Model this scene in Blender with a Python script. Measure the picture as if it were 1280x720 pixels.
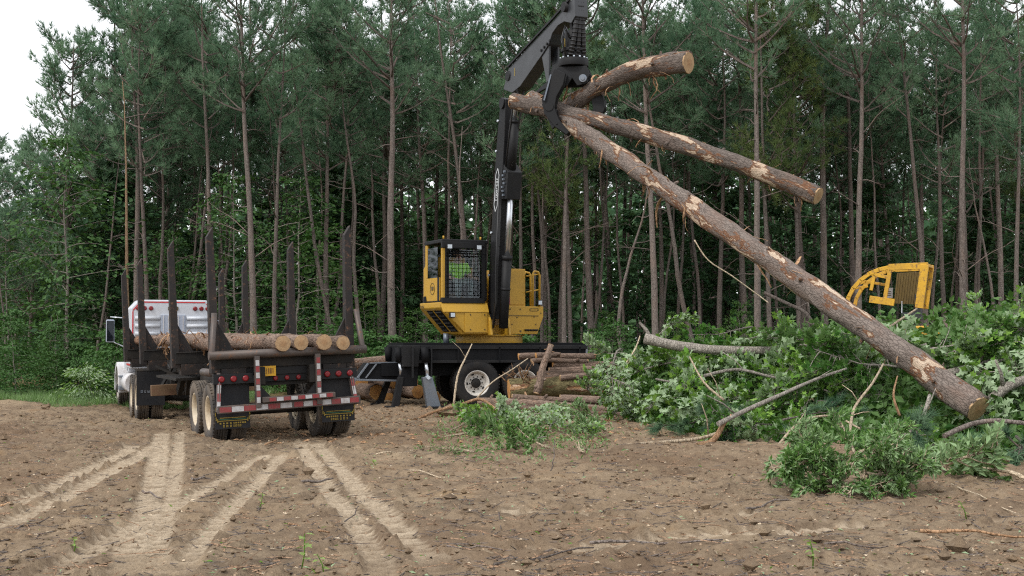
import bpy, bmesh, math, random
import numpy as np
from mathutils import Vector, Matrix, Euler
for _o in list(bpy.data.objects):
    bpy.data.objects.remove(_o)
SC = bpy.context.scene
COL = SC.collection
PI = math.pi
rnd = random.Random(7)
rng = np.random.default_rng(7)

# ------------------------------------------------------------------ camera
FOC, EYE = 1600.0, 1.75                      # focal length in pixels of the 1280 wide photograph, eye height in metres
PITCH = math.atan(62.0 / FOC)
cam = bpy.data.objects.new('camera', bpy.data.cameras.new('camera'))
COL.objects.link(cam)
cam.location = (0, 0, EYE)
cam.rotation_euler = (PI / 2 + PITCH, 0, 0)
cam.data.sensor_width = 36.0
cam.data.lens = 36.0 * FOC / 1280.0
cam.data.clip_end = 3000
SC.camera = cam

# ------------------------------------------------------------------ world, sun, exposure
SUN_EL, SUN_AZ = math.radians(50), math.radians(224)     # azimuth clockwise from +Y: behind the camera, to its left
world = bpy.data.worlds.new('World')
SC.world = world
world.use_nodes = True
_n, _l = world.node_tree.nodes, world.node_tree.links
_bg = _n['Background']
_sky = _n.new('ShaderNodeTexSky')
_sky.sky_type = 'NISHITA'
_sky.sun_disc = False
_sky.sun_elevation = SUN_EL
_sky.sun_rotation = SUN_AZ
_sky.air_density = 1.0
_sky.dust_density = 3.0
_hs = _n.new('ShaderNodeHueSaturation')
_hs.inputs['Saturation'].default_value = 0.22
_hs.inputs['Value'].default_value = 1.0
_cl = _n.new('ShaderNodeMix')
_cl.data_type = 'RGBA'
_cl.inputs[0].default_value = 0.8                        # an even cloud deck over the clear sky
_cl.inputs[7].default_value = (10.6, 10.75, 11.1, 1)
_l.new(_sky.outputs[0], _hs.inputs['Color'])
_l.new(_hs.outputs[0], _cl.inputs[6])
_l.new(_cl.outputs[2], _bg.inputs['Color'])
_bg.inputs['Strength'].default_value = 0.1
sun = bpy.data.objects.new('sun', bpy.data.lights.new('sun', 'SUN'))
COL.objects.link(sun)
sun.data.energy = 1.35
sun.data.angle = math.radians(14)
sun.data.color = (1.0, 0.96, 0.9)
_sd = Vector((math.sin(SUN_AZ) * math.cos(SUN_EL), math.cos(SUN_AZ) * math.cos(SUN_EL), math.sin(SUN_EL)))
sun.rotation_euler = _sd.to_track_quat('Z', 'Y').to_euler()
sun.location = _sd * 60
SC.view_settings.view_transform = 'Standard'
SC.view_settings.look = 'None'
SC.view_settings.gamma = 1.0
SC.view_settings.exposure = 0.62
SC.render.engine = 'CYCLES'
SC.cycles.use_denoising = False
SC.cycles.pixel_filter_type = 'BLACKMAN_HARRIS'
SC.cycles.filter_width = 1.15
SC.cycles.max_bounces = 6
SC.cycles.transparent_max_bounces = 8

# ------------------------------------------------------------------ helpers
def P(px, py, Y):
    """the world point that shows at pixel (px, py) of the photograph when it stands Y metres in front of the camera"""
    u, v = (px - 640) / FOC, (360 - py) / FOC
    dy, dz = math.cos(PITCH) - v * math.sin(PITCH), math.sin(PITCH) + v * math.cos(PITCH)
    return Vector((u * Y / dy, Y, EYE + dz * Y / dy))

def G(px, py):
    u, v = (px - 640) / FOC, (360 - py) / FOC
    dy, dz = math.cos(PITCH) - v * math.sin(PITCH), math.sin(PITCH) + v * math.cos(PITCH)
    k = -EYE / dz
    return Vector((u * k, dy * k, 0))

def tag(o, label=None, cat=None, group=None, kind=None):
    for k, v in (('label', label), ('category', cat), ('group', group), ('kind', kind)):
        if v:
            o[k] = v
    return o

def thing(name, label, cat, loc=(0, 0, 0), group=None, rot=None, scale=None):
    o = bpy.data.objects.new(name, None)
    COL.objects.link(o)
    o.location = loc
    if rot:
        o.rotation_euler = rot
    if scale:
        o.scale = scale
    return tag(o, label, cat, group)

def W(o):
    return (W(o.parent) @ o.matrix_basis) if o.parent else o.matrix_basis.copy()

def place(name, mesh, M, parent=None):
    """an object that shows MESH at the world matrix M"""
    o = bpy.data.objects.new(name, mesh)
    COL.objects.link(o)
    if parent:
        o.parent = parent
        M = W(parent).inverted() @ M
    o.matrix_basis = M
    return o

def attach(name, mesh, parent, loc=(0, 0, 0), rot=None):
    o = bpy.data.objects.new(name, mesh)
    COL.objects.link(o)
    o.parent = parent
    o.location = loc
    if rot:
        o.rotation_euler = rot
    return o

KIDS = {}
def copy_tree(o, parent=None, label=None, group=None):
    c = o.copy()
    COL.objects.link(c)
    if parent:
        c.parent = parent
    for ch in KIDS.setdefault(o.name, list(o.children)):
        copy_tree(ch, c)
    if label:
        c['label'] = label
    if group:
        c['group'] = group
    return c

class MB:
    """collects shapes, in the frame M, for ONE mesh"""
    def __init__(s, M=None):
        s.M, s.v, s.f, s.mi, s.sm = M or Matrix(), [], [], [], []
    def add(s, vs, fs, mi=0, smooth=False, M=None):
        b = len(s.v)
        T = s.M @ M if M else s.M
        s.v += [T @ Vector(p) for p in vs]
        for k, f in enumerate(fs):
            s.f.append([b + i for i in f])
            s.mi.append(mi if isinstance(mi, int) else mi[k])
            s.sm.append(smooth)
        return s
    def box(s, c, d, mi=0, M=None):
        x, y, z = d[0] / 2, d[1] / 2, d[2] / 2
        vs = [(c[0] + i * x, c[1] + j * y, c[2] + k * z) for i in (-1, 1) for j in (-1, 1) for k in (-1, 1)]
        return s.add(vs, [(0, 1, 3, 2), (4, 6, 7, 5), (0, 4, 5, 1), (2, 3, 7, 6), (0, 2, 6, 4), (1, 5, 7, 3)], mi, False, M)
    def beam(s, a, b, w, h, mi=0, up=(0, 0, 1), w2=None, h2=None):
        a, b, up = Vector(a), Vector(b), Vector(up)
        d = (b - a).normalized()
        if abs(d.dot(up)) > .98:
            up = Vector((1, 0, 0)) if abs(d.x) < .9 else Vector((0, 1, 0))
        sx = d.cross(up).normalized()
        uy = sx.cross(d)
        vs = []
        for p, ww, hh in ((a, w, h), (b, w2 or w, h2 or h)):
            vs += [p + sx * i * ww / 2 + uy * j * hh / 2 for i, j in ((-1, -1), (1, -1), (1, 1), (-1, 1))]
        return s.add(vs, [(0, 3, 2, 1), (4, 5, 6, 7), (0, 1, 5, 4), (1, 2, 6, 5), (2, 3, 7, 6), (3, 0, 4, 7)], mi)
    def tube(s, pts, r, n=8, mi=0, caps=True, smooth=True, mc=None, jit=None):
        pts = [Vector(p) for p in pts]
        r = list(r) if hasattr(r, '__len__') else [r] * len(pts)
        N = len(pts)
        d0 = (pts[1] - pts[0]).normalized()
        u = d0.orthogonal().normalized()
        vs, fs = [], []
        for i, p in enumerate(pts):
            d = (pts[min(i + 1, N - 1)] - pts[max(i - 1, 0)]).normalized()
            u = (u - d * u.dot(d)).normalized()
            w = d.cross(u)
            for k in range(n):
                a = 2 * PI * k / n
                rr = r[i] * (jit(i, k) if jit else 1)
                vs.append(p + (u * math.cos(a) + w * math.sin(a)) * rr)
        for i in range(N - 1):
            for k in range(n):
                k2 = (k + 1) % n
                fs.append((i * n + k, i * n + k2, (i + 1) * n + k2, (i + 1) * n + k))
        s.add(vs, fs, mi, smooth)
        if caps:
            b = len(s.v) - len(vs)
            for ring, rev in ((0, True), (N - 1, False)):
                idx = [b + ring * n + k for k in range(n)]
                s.f.append(idx[::-1] if rev else idx)
                s.mi.append(mi if mc is None else mc)
                s.sm.append(False)
        return s
    def cyl(s, a, b, r, n=16, mi=0, r2=None, mc=None):
        return s.tube([a, b], [r, r if r2 is None else r2], n, mi, True, True, mc)
    def prism(s, poly, off, mi=0):
        """a closed outline of 3D points pushed along the vector OFF"""
        poly, off, n = [Vector(p) for p in poly], Vector(off), len(poly)
        vs = poly + [p + off for p in poly]
        fs = [tuple(range(n))[::-1], tuple(range(n, 2 * n))] + [(i, (i + 1) % n, n + (i + 1) % n, n + i) for i in range(n)]
        return s.add(vs, fs, mi)
    def lathe(s, prof, n=32, mi=0, M=None, smooth=True):
        """profile of (radius, offset along local Y), turned about Y"""
        vs, fs, m = [], [], len(prof)
        for k in range(n):
            a = 2 * PI * k / n
            vs += [(r * math.cos(a), y, r * math.sin(a)) for r, y in prof]
        for k in range(n):
            k2 = (k + 1) % n
            fs += [(k * m + i, k * m + i + 1, k2 * m + i + 1, k2 * m + i) for i in range(m - 1)]
        return s.add(vs, fs, mi, smooth, M)
    def mesh(s, name, mats, T=None, recalc=True):
        me = bpy.data.meshes.new(name)
        vs = [T @ v for v in s.v] if T else s.v
        me.from_pydata([tuple(v) for v in vs], [], s.f)
        for m in (mats if isinstance(mats, (list, tuple)) else [mats]):
            me.materials.append(m)
        me.polygons.foreach_set('material_index', s.mi)
        me.polygons.foreach_set('use_smooth', s.sm)
        if recalc:
            bm = bmesh.new()
            bm.from_mesh(me)
            bmesh.ops.recalc_face_normals(bm, faces=bm.faces)
            bm.to_mesh(me)
            bm.free()
        me.update()
        return me
    def build(s, name, mats, parent=None, bevel=0.0, recalc=True):
        T = W(parent).inverted() if parent else None
        o = bpy.data.objects.new(name, s.mesh(name, mats, T, recalc))
        COL.objects.link(o)
        o.parent = parent
        if bevel:
            b = o.modifiers.new('bevel', 'BEVEL')
            b.width, b.segments, b.limit_method, b.angle_limit = bevel, 2, 'ANGLE', math.radians(40)
        return o

def fast_mesh(name, V, F, tint=None, mats=(), mi=None, smooth=False):
    V, F = np.asarray(V, np.float32), np.asarray(F, np.int32)
    me = bpy.data.meshes.new(name)
    me.vertices.add(len(V))
    me.vertices.foreach_set('co', V.ravel())
    me.loops.add(F.size)
    me.loops.foreach_set('vertex_index', F.ravel())
    me.polygons.add(len(F))
    me.polygons.foreach_set('loop_start', np.arange(len(F), dtype=np.int32) * F.shape[1])
    if mi is not None:
        me.polygons.foreach_set('material_index', np.asarray(mi, np.int32))
    me.polygons.foreach_set('use_smooth', np.full(len(F), smooth))
    me.update(calc_edges=True)
    if tint is not None:
        a = me.attributes.new('tint', 'FLOAT', 'FACE')
        a.data.foreach_set('value', np.asarray(tint, np.float32))
    for m in mats:
        me.materials.append(m)
    return me

def unit(a):
    return a / np.maximum(np.linalg.norm(a, axis=-1, keepdims=True), 1e-9)

def needles(Pt, D, K, L, Wd, spread=.75):
    """K thin needle triangles fanning from every point"""
    N = len(Pt)
    d = unit(D[:, None, :] + rng.normal(0, spread, (N, K, 3)))
    side = unit(np.cross(d, rng.normal(0, 1, (N, K, 3)))) * Wd
    base = Pt[:, None, :] + d * .01
    tip = base + d * (L * rng.uniform(.7, 1.1, (N, K, 1)))
    V = np.stack([base - side, base + side, tip], 2).reshape(-1, 3)
    return V, np.arange(len(V)).reshape(-1, 3), np.repeat(rng.uniform(0, 1, N), K)

LEAF_SIMPLE = (np.array([(0, 0, 0), (.5, .3, .07), (1, 0, -.05), (.5, -.3, .07)], float), [(0, 1, 2), (0, 2, 3)])
LEAF_LONG = (np.array([(0, 0, 0), (.45, .18, .05), (1, 0, -.12), (.45, -.18, .05)], float), [(0, 1, 2), (0, 2, 3)])
LEAF_LOBED = (np.array([(0, 0, 0), (.22, .1, .03), (.3, .34, .06), (.48, .13, .02), (.62, .36, .03), (.74, .12, -.02), (1, 0, -.12),
                        (.74, -.12, -.02), (.62, -.36, .03), (.48, -.13, .02), (.3, -.34, .06), (.22, -.1, .03)], float),
              [(0, 1, 11), (1, 2, 3), (1, 3, 9), (1, 9, 11), (9, 10, 11), (3, 4, 5), (3, 5, 7), (3, 7, 9), (7, 8, 9), (5, 6, 7)])

def leaves(Pt, D, tmpl, size, up=.8):
    tv, tf = tmpl
    N, k = len(Pt), len(tv)
    x = unit(D)
    n = unit(rng.normal(0, .55, (N, 3)) + np.array([0, 0, up]))
    y = unit(np.cross(n, x))
    n = np.cross(x, y)
    s = size * rng.uniform(.7, 1.2, (N, 1, 1))
    V = Pt[:, None, :] + (tv[None, :, 0:1] * x[:, None] + tv[None, :, 1:2] * y[:, None] + tv[None, :, 2:3] * n[:, None]) * s
    F = (np.array(tf)[None] + (np.arange(N) * k)[:, None, None]).reshape(-1, 3)
    return V.reshape(-1, 3), F, np.repeat(rng.uniform(0, 1, N), len(tf))

def cat(parts):
    V, F, T, b = [], [], [], 0
    for v, f, t in parts:
        V.append(v); F.append(f + b); T.append(t); b += len(v)
    return np.concatenate(V), np.concatenate(F), np.concatenate(T)

def _hash(i, j, s):
    h = np.sin(i * 127.1 + j * 311.7 + s * 74.7) * 43758.5453
    return h - np.floor(h)
def vnoise(x, y, s=0):
    i, j = np.floor(x), np.floor(y)
    u, v = x - i, y - j
    u, v = u * u * (3 - 2 * u), v * v * (3 - 2 * v)
    return ((_hash(i, j, s) * (1 - u) + _hash(i + 1, j, s) * u) * (1 - v) + (_hash(i, j + 1, s) * (1 - u) + _hash(i + 1, j + 1, s) * u) * v) * 2 - 1
def sstep(a, b, x):
    t = np.clip((x - a) / (b - a), 0, 1)
    return t * t * (3 - 2 * t)

# ------------------------------------------------------------------ materials
class NT:
    def __init__(s, name):
        s.mat = bpy.data.materials.new(name)
        s.mat.use_nodes = True
        s.t = s.mat.node_tree
        s.n, s.l = s.t.nodes, s.t.links
        s.b = s.n['Principled BSDF']
    def new(s, kind, **kw):
        o = s.n.new('ShaderNode' + kind)
        for k, v in kw.items():
            setattr(o, k, v)
        return o
    def put(s, sock, v):
        if hasattr(v, 'bl_rna') and not isinstance(v, (tuple, list)):
            s.l.new(v, sock)
        else:
            sock.default_value = (tuple(v) + (1,)) if isinstance(v, tuple) and len(v) == 3 and sock.type == 'RGBA' else v
    def coord(s, kind='Object', scale=(1, 1, 1)):
        c, m = s.new('TexCoord'), s.new('Mapping')
        m.inputs['Scale'].default_value = scale
        s.l.new(c.outputs[kind], m.inputs[0])
        return m.outputs[0]
    def noise(s, co, scale, detail=4, rough=.6, dist=0):
        o = s.new('TexNoise')
        s.put(o.inputs['Vector'], co)
        for k, v in (('Scale', scale), ('Detail', detail), ('Roughness', rough), ('Distortion', dist)):
            o.inputs[k].default_value = v
        return o.outputs[0]
    def voro(s, co, scale, out=0, feature='F1'):
        o = s.new('TexVoronoi', feature=feature)
        s.put(o.inputs['Vector'], co)
        o.inputs['Scale'].default_value = scale
        return o.outputs[out]
    def ramp(s, f, stops):
        o = s.new('ValToRGB')
        s.put(o.inputs[0], f)
        e = o.color_ramp.elements
        while len(e) < len(stops):
            e.new(.5)
        for k, (p, c) in enumerate(stops):
            e[k].position = p
            e[k].color = (c, c, c, 1) if isinstance(c, (int, float)) else tuple(c) + (1,)
        return o.outputs[0]
    def mix(s, f, a, b, blend='MIX'):
        o = s.new('Mix', data_type='RGBA', blend_type=blend)
        s.put(o.inputs[0], f); s.put(o.inputs[6], a); s.put(o.inputs[7], b)
        return o.outputs[2]
    def math(s, op, a, b=0.0):
        o = s.new('Math', operation=op)
        s.put(o.inputs[0], a); s.put(o.inputs[1], b)
        return o.outputs[0]
    def attr(s, name):
        return s.new('Attribute', attribute_name=name).outputs['Fac']
    def objrand(s):
        return s.new('ObjectInfo').outputs['Random']
    def bump(s, h, strength=.5, dist=.02):
        o = s.new('Bump')
        o.inputs['Strength'].default_value, o.inputs['Distance'].default_value = strength, dist
        s.put(o.inputs['Height'], h)
        s.l.new(o.outputs[0], s.b.inputs['Normal'])
    def out(s, color, rough=.8, spec=.3, metal=0.0):
        s.put(s.b.inputs['Base Color'], color)
        s.put(s.b.inputs['Roughness'], rough)
        s.b.inputs['Specular IOR Level'].default_value = spec
        s.put(s.b.inputs['Metallic'], metal)
        return s.mat

def m_paint(name, c, rough=.4, dirt=.35, dirtc=(.16, .12, .085), metal=0.0, spec=.5, scale=2.5, rust=0.0):
    t = NT(name)
    co = t.coord()
    n1 = t.noise(co, scale, 6, .65)
    f = t.math('MULTIPLY', t.ramp(n1, [(.42, 0.0), (.75, 1.0)]), dirt)
    col = t.mix(f, c, dirtc)
    n2 = t.noise(co, scale * 9, 5, .7)
    col = t.mix(t.math('MULTIPLY', t.ramp(n2, [(.5, 0.0), (.72, 1.0)]), .35 * dirt + .04), col, tuple(min(1, x * 1.6 + .03) for x in c))
    if rust:
        n3 = t.noise(co, scale * 3.1, 7, .75)
        col = t.mix(t.ramp(n3, [(.62 - .25 * rust, 0.0), (.72 - .2 * rust, 1.0)]), col, t.mix(n2, (.11, .05, .028), (.2, .11, .065)))
    t.bump(n2, .08, .01)
    return t.out(col, t.mix(n1, (rough - .08,) * 3, (min(1, rough + .25),) * 3), spec, metal)

def m_plain(name, c, rough=.6, spec=.4, metal=0.0):
    t = NT(name)
    n = t.noise(t.coord(), 18, 4)
    return t.out(t.mix(n, tuple(x * .8 for x in c), tuple(min(1, x * 1.15) for x in c)), rough, spec, metal)

def m_bark(name, dark, light, peel=0.0, wood=(.50, .38, .275), zs=.35, red=None):
    t = NT(name)
    co = t.coord('Object', (1, 1, zs))
    wob = t.new('VectorMath', operation='ADD')
    t.put(wob.inputs[0], co)
    nz = t.new('TexNoise')
    t.put(nz.inputs['Vector'], co)
    nz.inputs['Scale'].default_value = 14
    sc_ = t.new('VectorMath', operation='SCALE')
    t.l.new(nz.outputs['Color'], sc_.inputs[0])
    sc_.inputs['Scale'].default_value = .09
    t.l.new(sc_.outputs[0], wob.inputs[1])
    plates = t.voro(wob.outputs[0], 22, 0, 'DISTANCE_TO_EDGE')
    n = t.noise(co, 9, 6, .7)
    n2 = t.noise(co, 34, 4, .7)
    col = t.mix(t.ramp(n, [(.3, 0.0), (.7, 1.0)]), dark, light)
    col = t.mix(t.ramp(plates, [(0.0, .85), (.09, 0.0)]), col, tuple(x * .5 for x in dark))
    if red:
        col = t.mix(t.ramp(t.noise(co, 2.2, 4), [(.5, 0.0), (.68, .8)]), col, red)
    col = t.mix(t.math('MULTIPLY', n2, .35), col, tuple(min(1, x * 1.7) for x in light))
    rv = t.math('MULTIPLY_ADD', t.objrand(), .5)
    rv.node.inputs[2].default_value = .72
    hgt = t.math('ADD', t.ramp(plates, [(0.0, 0.0), (.12, 1.0)]), n2)
    mul = t.new('Mix', data_type='RGBA', blend_type='MULTIPLY')
    mul.inputs[0].default_value = 1
    t.put(mul.inputs[6], col)
    t.l.new(rv, mul.inputs[7])
    col = mul.outputs[2]
    if peel:
        pc = t.coord('Object', (1.0, 1.0, .32))
        pn = t.math('ADD', t.noise(pc, 2.6, 5, .6, .6), t.math('MULTIPLY', t.noise(pc, 15, 3), .18))
        th = .83 - .28 * peel
        edge = t.ramp(pn, [(th - .045, 0.0), (th - .02, 1.0)])
        m = t.ramp(pn, [(th, 0.0), (th + .015, 1.0)])
        fib = t.noise(t.coord('Object', (30, 30, 1.2)), 3, 5, .7)
        w = t.mix(fib, tuple(x * .62 for x in wood), tuple(min(1, x * 1.25) for x in wood))
        w = t.mix(t.ramp(t.noise(pc, 6, 4), [(.45, 0.0), (.7, .9)]), w, (.56, .46, .36))
        col = t.mix(edge, col, (.17, .085, .048))
        col = t.mix(m, col, w)
        hgt = t.math('SUBTRACT', hgt, t.math('MULTIPLY', m, 1.2))
    t.bump(hgt, .7, .02)
    return t.out(col, .9, .15)

def m_cut(name, c=(.46, .31, .175)):
    t = NT(name)
    co = t.coord()
    gr = t.new('VectorMath', operation='LENGTH')
    t.put(gr.inputs[0], co)
    r = gr.outputs['Value']
    wob = t.math('ADD', r, t.math('MULTIPLY', t.noise(co, 2.5, 3), .12))
    rings = t.math('SINE', t.math('MULTIPLY', wob, 85.0))
    col = t.mix(t.math('MULTIPLY_ADD', rings, .5), tuple(x * .75 for x in c), c)
    col = t.mix(t.ramp(r, [(.25, .5), (.55, 0.0)]), col, tuple(x * y for x, y in zip(c, (.7, .55, .45))))
    col = t.mix(t.ramp(t.noise(co, 3, 6, .7), [(.42, 0.0), (.7, .75)]), col, (.2, .125, .075))
    t.bump(t.noise(t.coord('Object', (1, 14, 1)), 4, 3), .3, .01)
    return t.out(col, .85, .15)

def m_leaf(name, dark, light, back=None, gloss=.45, trans=.3, objvar=.35):
    t = NT(name)
    ti = t.attr('tint')
    col = t.mix(ti, dark, light)
    rv = t.math('MULTIPLY_ADD', t.objrand(), objvar)
    rv.node.inputs[2].default_value = 1 - objvar / 2
    mul = t.new('Mix', data_type='RGBA', blend_type='MULTIPLY')
    mul.inputs[0].default_value = 1
    t.put(mul.inputs[6], col)
    t.l.new(rv, mul.inputs[7])
    col = mul.outputs[2]
    if back:
        col = t.mix(t.new('NewGeometry').outputs['Backfacing'], col, back)
    t.out(col, gloss, .1 if 'needle' in name else .18)
    tr = t.new('BsdfTranslucent')
    t.put(tr.inputs[0], t.mix(.5, col, (.1, .16, .03)) if 'leaf' in name else col)
    mx = t.new('MixShader')
    mx.inputs[0].default_value = trans
    t.l.new(t.b.outputs[0], mx.inputs[1])
    t.l.new(tr.outputs[0], mx.inputs[2])
    t.l.new(mx.outputs[0], t.n['Material Output'].inputs[0])
    return t.mat

M = {}
M['needle'] = m_leaf('needle', (.05, .12, .068), (.225, .345, .205), None, .55, .45, .4)
M['needle_warm'] = m_leaf('needle_warm', (.05, .11, .04), (.24, .30, .10), None, .5, .25, .4)
M['leaf'] = m_leaf('leaf', (.03, .105, .018), (.085, .21, .035), (.12, .22, .07), .45, .38, .5)
M['leaf_forest'] = m_leaf('leaf_forest', (.018, .066, .016), (.058, .155, .036), (.07, .15, .045), .5, .32, .7)
M['leaf_pale'] = m_leaf('leaf_pale', (.08, .215, .022), (.27, .45, .085), (.33, .44, .26), .38, .3, .35)
M['leaf_silver'] = m_leaf('leaf_silver', (.055, .15, .03), (.20, .34, .10), (.25, .37, .18), .38, .25, .2)
M['leaf_far'] = m_leaf('leaf_far', (.03, .08, .036), (.075, .15, .065), None, .6, .25, .3)
M['weed'] = m_leaf('weed', (.07, .16, .035), (.20, .33, .10), (.2, .3, .13), .5, .3, .3)
M['sprout'] = m_leaf('sprout', (.12, .24, .03), (.24, .38, .06), (.25, .36, .1), .4, .35, .2)
M['pine_bark'] = m_bark('pine_bark', (.08, .064, .054), (.20, .17, .152), red=(.17, .112, .085))
M['flake'] = m_bark('flake', (.13, .075, .045), (.30, .2, .13))
M['snag'] = m_bark('snag', (.2, .12, .07), (.36, .25, .16))
M['grey_bark'] = m_bark('grey_bark', (.14, .12, .10), (.34, .31, .27))
M['pale_bark'] = m_bark('pale_bark', (.32, .25, .17), (.5, .41, .30))
M['log_bark'] = m_bark('log_bark', (.07, .052, .043), (.205, .172, .15), peel=.66, red=(.155, .1, .076))
M['log_rough'] = m_bark('log_rough', (.10, .066, .048), (.23, .17, .135), peel=.55, red=(.25, .135, .08))
M['moss_bark'] = m_bark('moss_bark', (.085, .07, .035), (.19, .16, .08), peel=.6, wood=(.45, .25, .12))
M['strip'] = m_bark('strip', (.20, .10, .05), (.42, .27, .16))
M['cut'] = m_cut('cut')
M['cut_orange'] = m_cut('cut_orange', (.58, .30, .10))
M['yellow'] = m_paint('yellow', (.44, .25, .018), .42, .3, (.2, .13, .06))
M['yellow_worn'] = m_paint('yellow_worn', (.62, .34, .02), .55, .5, (.16, .10, .05), rust=.35)
M['boom_black'] = m_paint('boom_black', (.03, .033, .038), .36, .15, (.05, .05, .05))
M['black'] = m_paint('black', (.009, .0095, .011), .5, .2, (.04, .035, .03), spec=.25)
M['deck_black'] = m_paint('deck_black', (.005, .0055, .007), .55, .2, (.02, .018, .016), spec=.15)
M['steel_grey'] = m_paint('steel_grey', (.16, .19, .23), .4, .5, (.2, .17, .14), .5)
M['stake'] = m_paint('stake', (.02, .018, .018), .65, .6, (.05, .036, .028), rust=.25, scale=3.5, spec=.25)
M['frame_dark'] = m_paint('frame_dark', (.014, .0135, .013), .65, .5, (.06, .047, .036), spec=.2)
M['pipe'] = m_paint('pipe', (.075, .062, .056), .45, .5, (.16, .12, .1), .4, rust=.3)
M['rusty'] = m_paint('rusty', (.14, .085, .045), .7, .6, (.2, .12, .06), rust=.5)
M['white'] = m_paint('white', (.5, .53, .58), .35, .3, (.34, .29, .24), scale=1.4)
M['white_dirty'] = m_paint('white_dirty', (.58, .58, .6), .5, .75, (.27, .22, .17), scale=2)
M['panel_grey'] = m_paint('panel_grey', (.34, .38, .46), .35, .2, metal=.3)
M['chrome'] = m_paint('chrome', (.6, .63, .67), .2, .2, (.3, .28, .25), .9)
M['rim_white'] = m_paint('rim_white', (.62, .6, .56), .5, .55, (.28, .22, .15), scale=4)
M['rim_tan'] = m_paint('rim_tan', (.55, .48, .36), .55, .75, (.33, .22, .11), scale=4)
M['tyre'] = m_paint('tyre', (.016, .016, .017), .8, .4, (.06, .052, .043), scale=4, spec=.2)
M['tyre_muddy'] = m_paint('tyre_muddy', (.045, .04, .036), .85, .85, (.2, .155, .11), scale=3)
M['rubber'] = m_paint('rubber', (.013, .014, .017), .65, .4, (.05, .045, .04), spec=.25)
M['guard'] = m_plain('guard', (.004, .0045, .005), .8, .08)
M['hose'] = m_plain('hose', (.014, .014, .015), .45)
M['red_tape'] = m_paint('red_tape', (.21, .018, .022), .5, .75, (.13, .09, .075), scale=9)
M['white_tape'] = m_paint('white_tape', (.4, .4, .41), .5, .8, (.2, .15, .12), scale=9)
M['red_stripe'] = m_plain('red_stripe', (.5, .03, .035), .4)
M['red_lens'] = m_plain('red_lens', (.19, .006, .01), .25, .5)
M['orange_plate'] = m_plain('orange_plate', (.62, .34, .02), .5)
M['plate_ink'] = m_plain('plate_ink', (.2, .09, .02), .5)
M['green_ink'] = m_plain('green_ink', (.03, .1, .055), .6)
M['yellow_ink'] = m_plain('yellow_ink', (.24, .17, .025), .6)
M['white_ink'] = m_plain('white_ink', (.55, .57, .58), .5)
M['dark_ink'] = m_plain('dark_ink', (.08, .055, .02), .5)
M['lamp_grey'] = m_plain('lamp_grey', (.5, .56, .62), .2, .6)
M['hivis'] = m_plain('hivis', (.36, .85, .04), .8)
M['trousers'] = m_plain('trousers', (.17, .22, .23), .9)
M['skin'] = m_plain('skin', (.42, .24, .16), .6)
M['hair'] = m_plain('hair', (.03, .02, .015), .7)
M['seat'] = m_plain('seat', (.03, .035, .04), .8)
M['mesh_panel'] = m_paint('mesh_panel', (.13, .085, .02), .7, .6, (.07, .05, .03), scale=7)

def m_glass(name, tint=(.5, .55, .55), a=.3):
    t = NT(name)
    g, tr, mx = t.new('BsdfGlossy'), t.new('BsdfTransparent'), t.new('MixShader')
    g.inputs['Roughness'].default_value = .04
    g.inputs['Color'].default_value = (.8, .85, .9, 1)
    tr.inputs[0].default_value = tint + (1,)
    fr = t.new('Fresnel')
    fr.inputs[0].default_value = 1.45
    t.l.new(fr.outputs[0], mx.inputs[0])
    t.l.new(tr.outputs[0], mx.inputs[1])
    t.l.new(g.outputs[0], mx.inputs[2])
    t.l.new(mx.outputs[0], t.n['Material Output'].inputs[0])
    return t.mat
M['glass'] = m_glass('glass', (.92, .94, .94))
M['glass_dark'] = m_glass('glass_dark', (.25, .27, .28))

def m_soil():
    t = NT('soil')
    co = t.coord()
    big, mid, fine, grit = t.noise(co, .22, 5, .6), t.noise(co, 1.3, 6, .65), t.noise(co, 8, 6, .72), t.noise(co, 42, 4, .7)
    col = t.mix(t.ramp(mid, [(.34, 0.0), (.66, 1.0)]), (.14, .102, .069), (.31, .236, .157))
    col = t.mix(t.ramp(big, [(.42, 0.0), (.64, .75)]), col, (.27, .195, .125))
    col = t.mix(t.ramp(t.noise(t.coord('Object', (1, .6, 1)), .8, 5, .6), [(.58, 0.0), (.74, .7)]), col, (.29, .18, .085))
    col = t.mix(t.ramp(fine, [(.3, .8), (.5, 0.0)]), col, (.085, .06, .043))
    col = t.mix(t.ramp(fine, [(.56, 0.0), (.75, .55)]), col, (.37, .30, .23))
    col = t.mix(t.ramp(t.noise(co, .16, 4, .55), [(.46, 0.0), (.62, .65)]), col, (.15, .098, .062))
    col = t.mix(t.ramp(t.noise(co, .5, 5, .65, .4), [(.55, 0.0), (.68, .6)]), col, (.36, .275, .18))
    tr = t.attr('track')
    tcol = t.mix(t.ramp(t.noise(co, 5, 6, .7), [(.35, 0.0), (.7, 1.0)]), (.36, .285, .20), (.52, .425, .31))
    trf = t.math('MULTIPLY', tr, t.ramp(t.noise(co, 2.4, 5, .7), [(.3, .55), (.55, 1.0)]))
    col = t.mix(trf, col, tcol)
    ch = t.voro(co, 26, 1)
    sp = t.new('SeparateColor')
    t.put(sp.inputs[0], ch)
    col = t.mix(t.math('MULTIPLY', t.ramp(sp.outputs[0], [(.9, 0.0), (.93, 1.0)]), t.ramp(t.voro(co, 26, 0), [(.2, .8), (.34, 0.0)])), col, (.5, .36, .24))
    col = t.mix(t.ramp(grit, [(.3, .55), (.46, 0.0)]), col, (.09, .064, .047))
    gr = t.attr('forest')
    fl = t.mix(t.ramp(fine, [(.35, 0.0), (.65, 1.0)]), (.07, .06, .028), (.16, .115, .055))
    col = t.mix(gr, col, fl)
    t.bump(t.math('ADD', t.math('MULTIPLY', fine, 1.2), t.math('MULTIPLY', grit, .5)), .9, .05)
    return t.out(col, .95, .1)
M['soil'] = m_soil()
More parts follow.
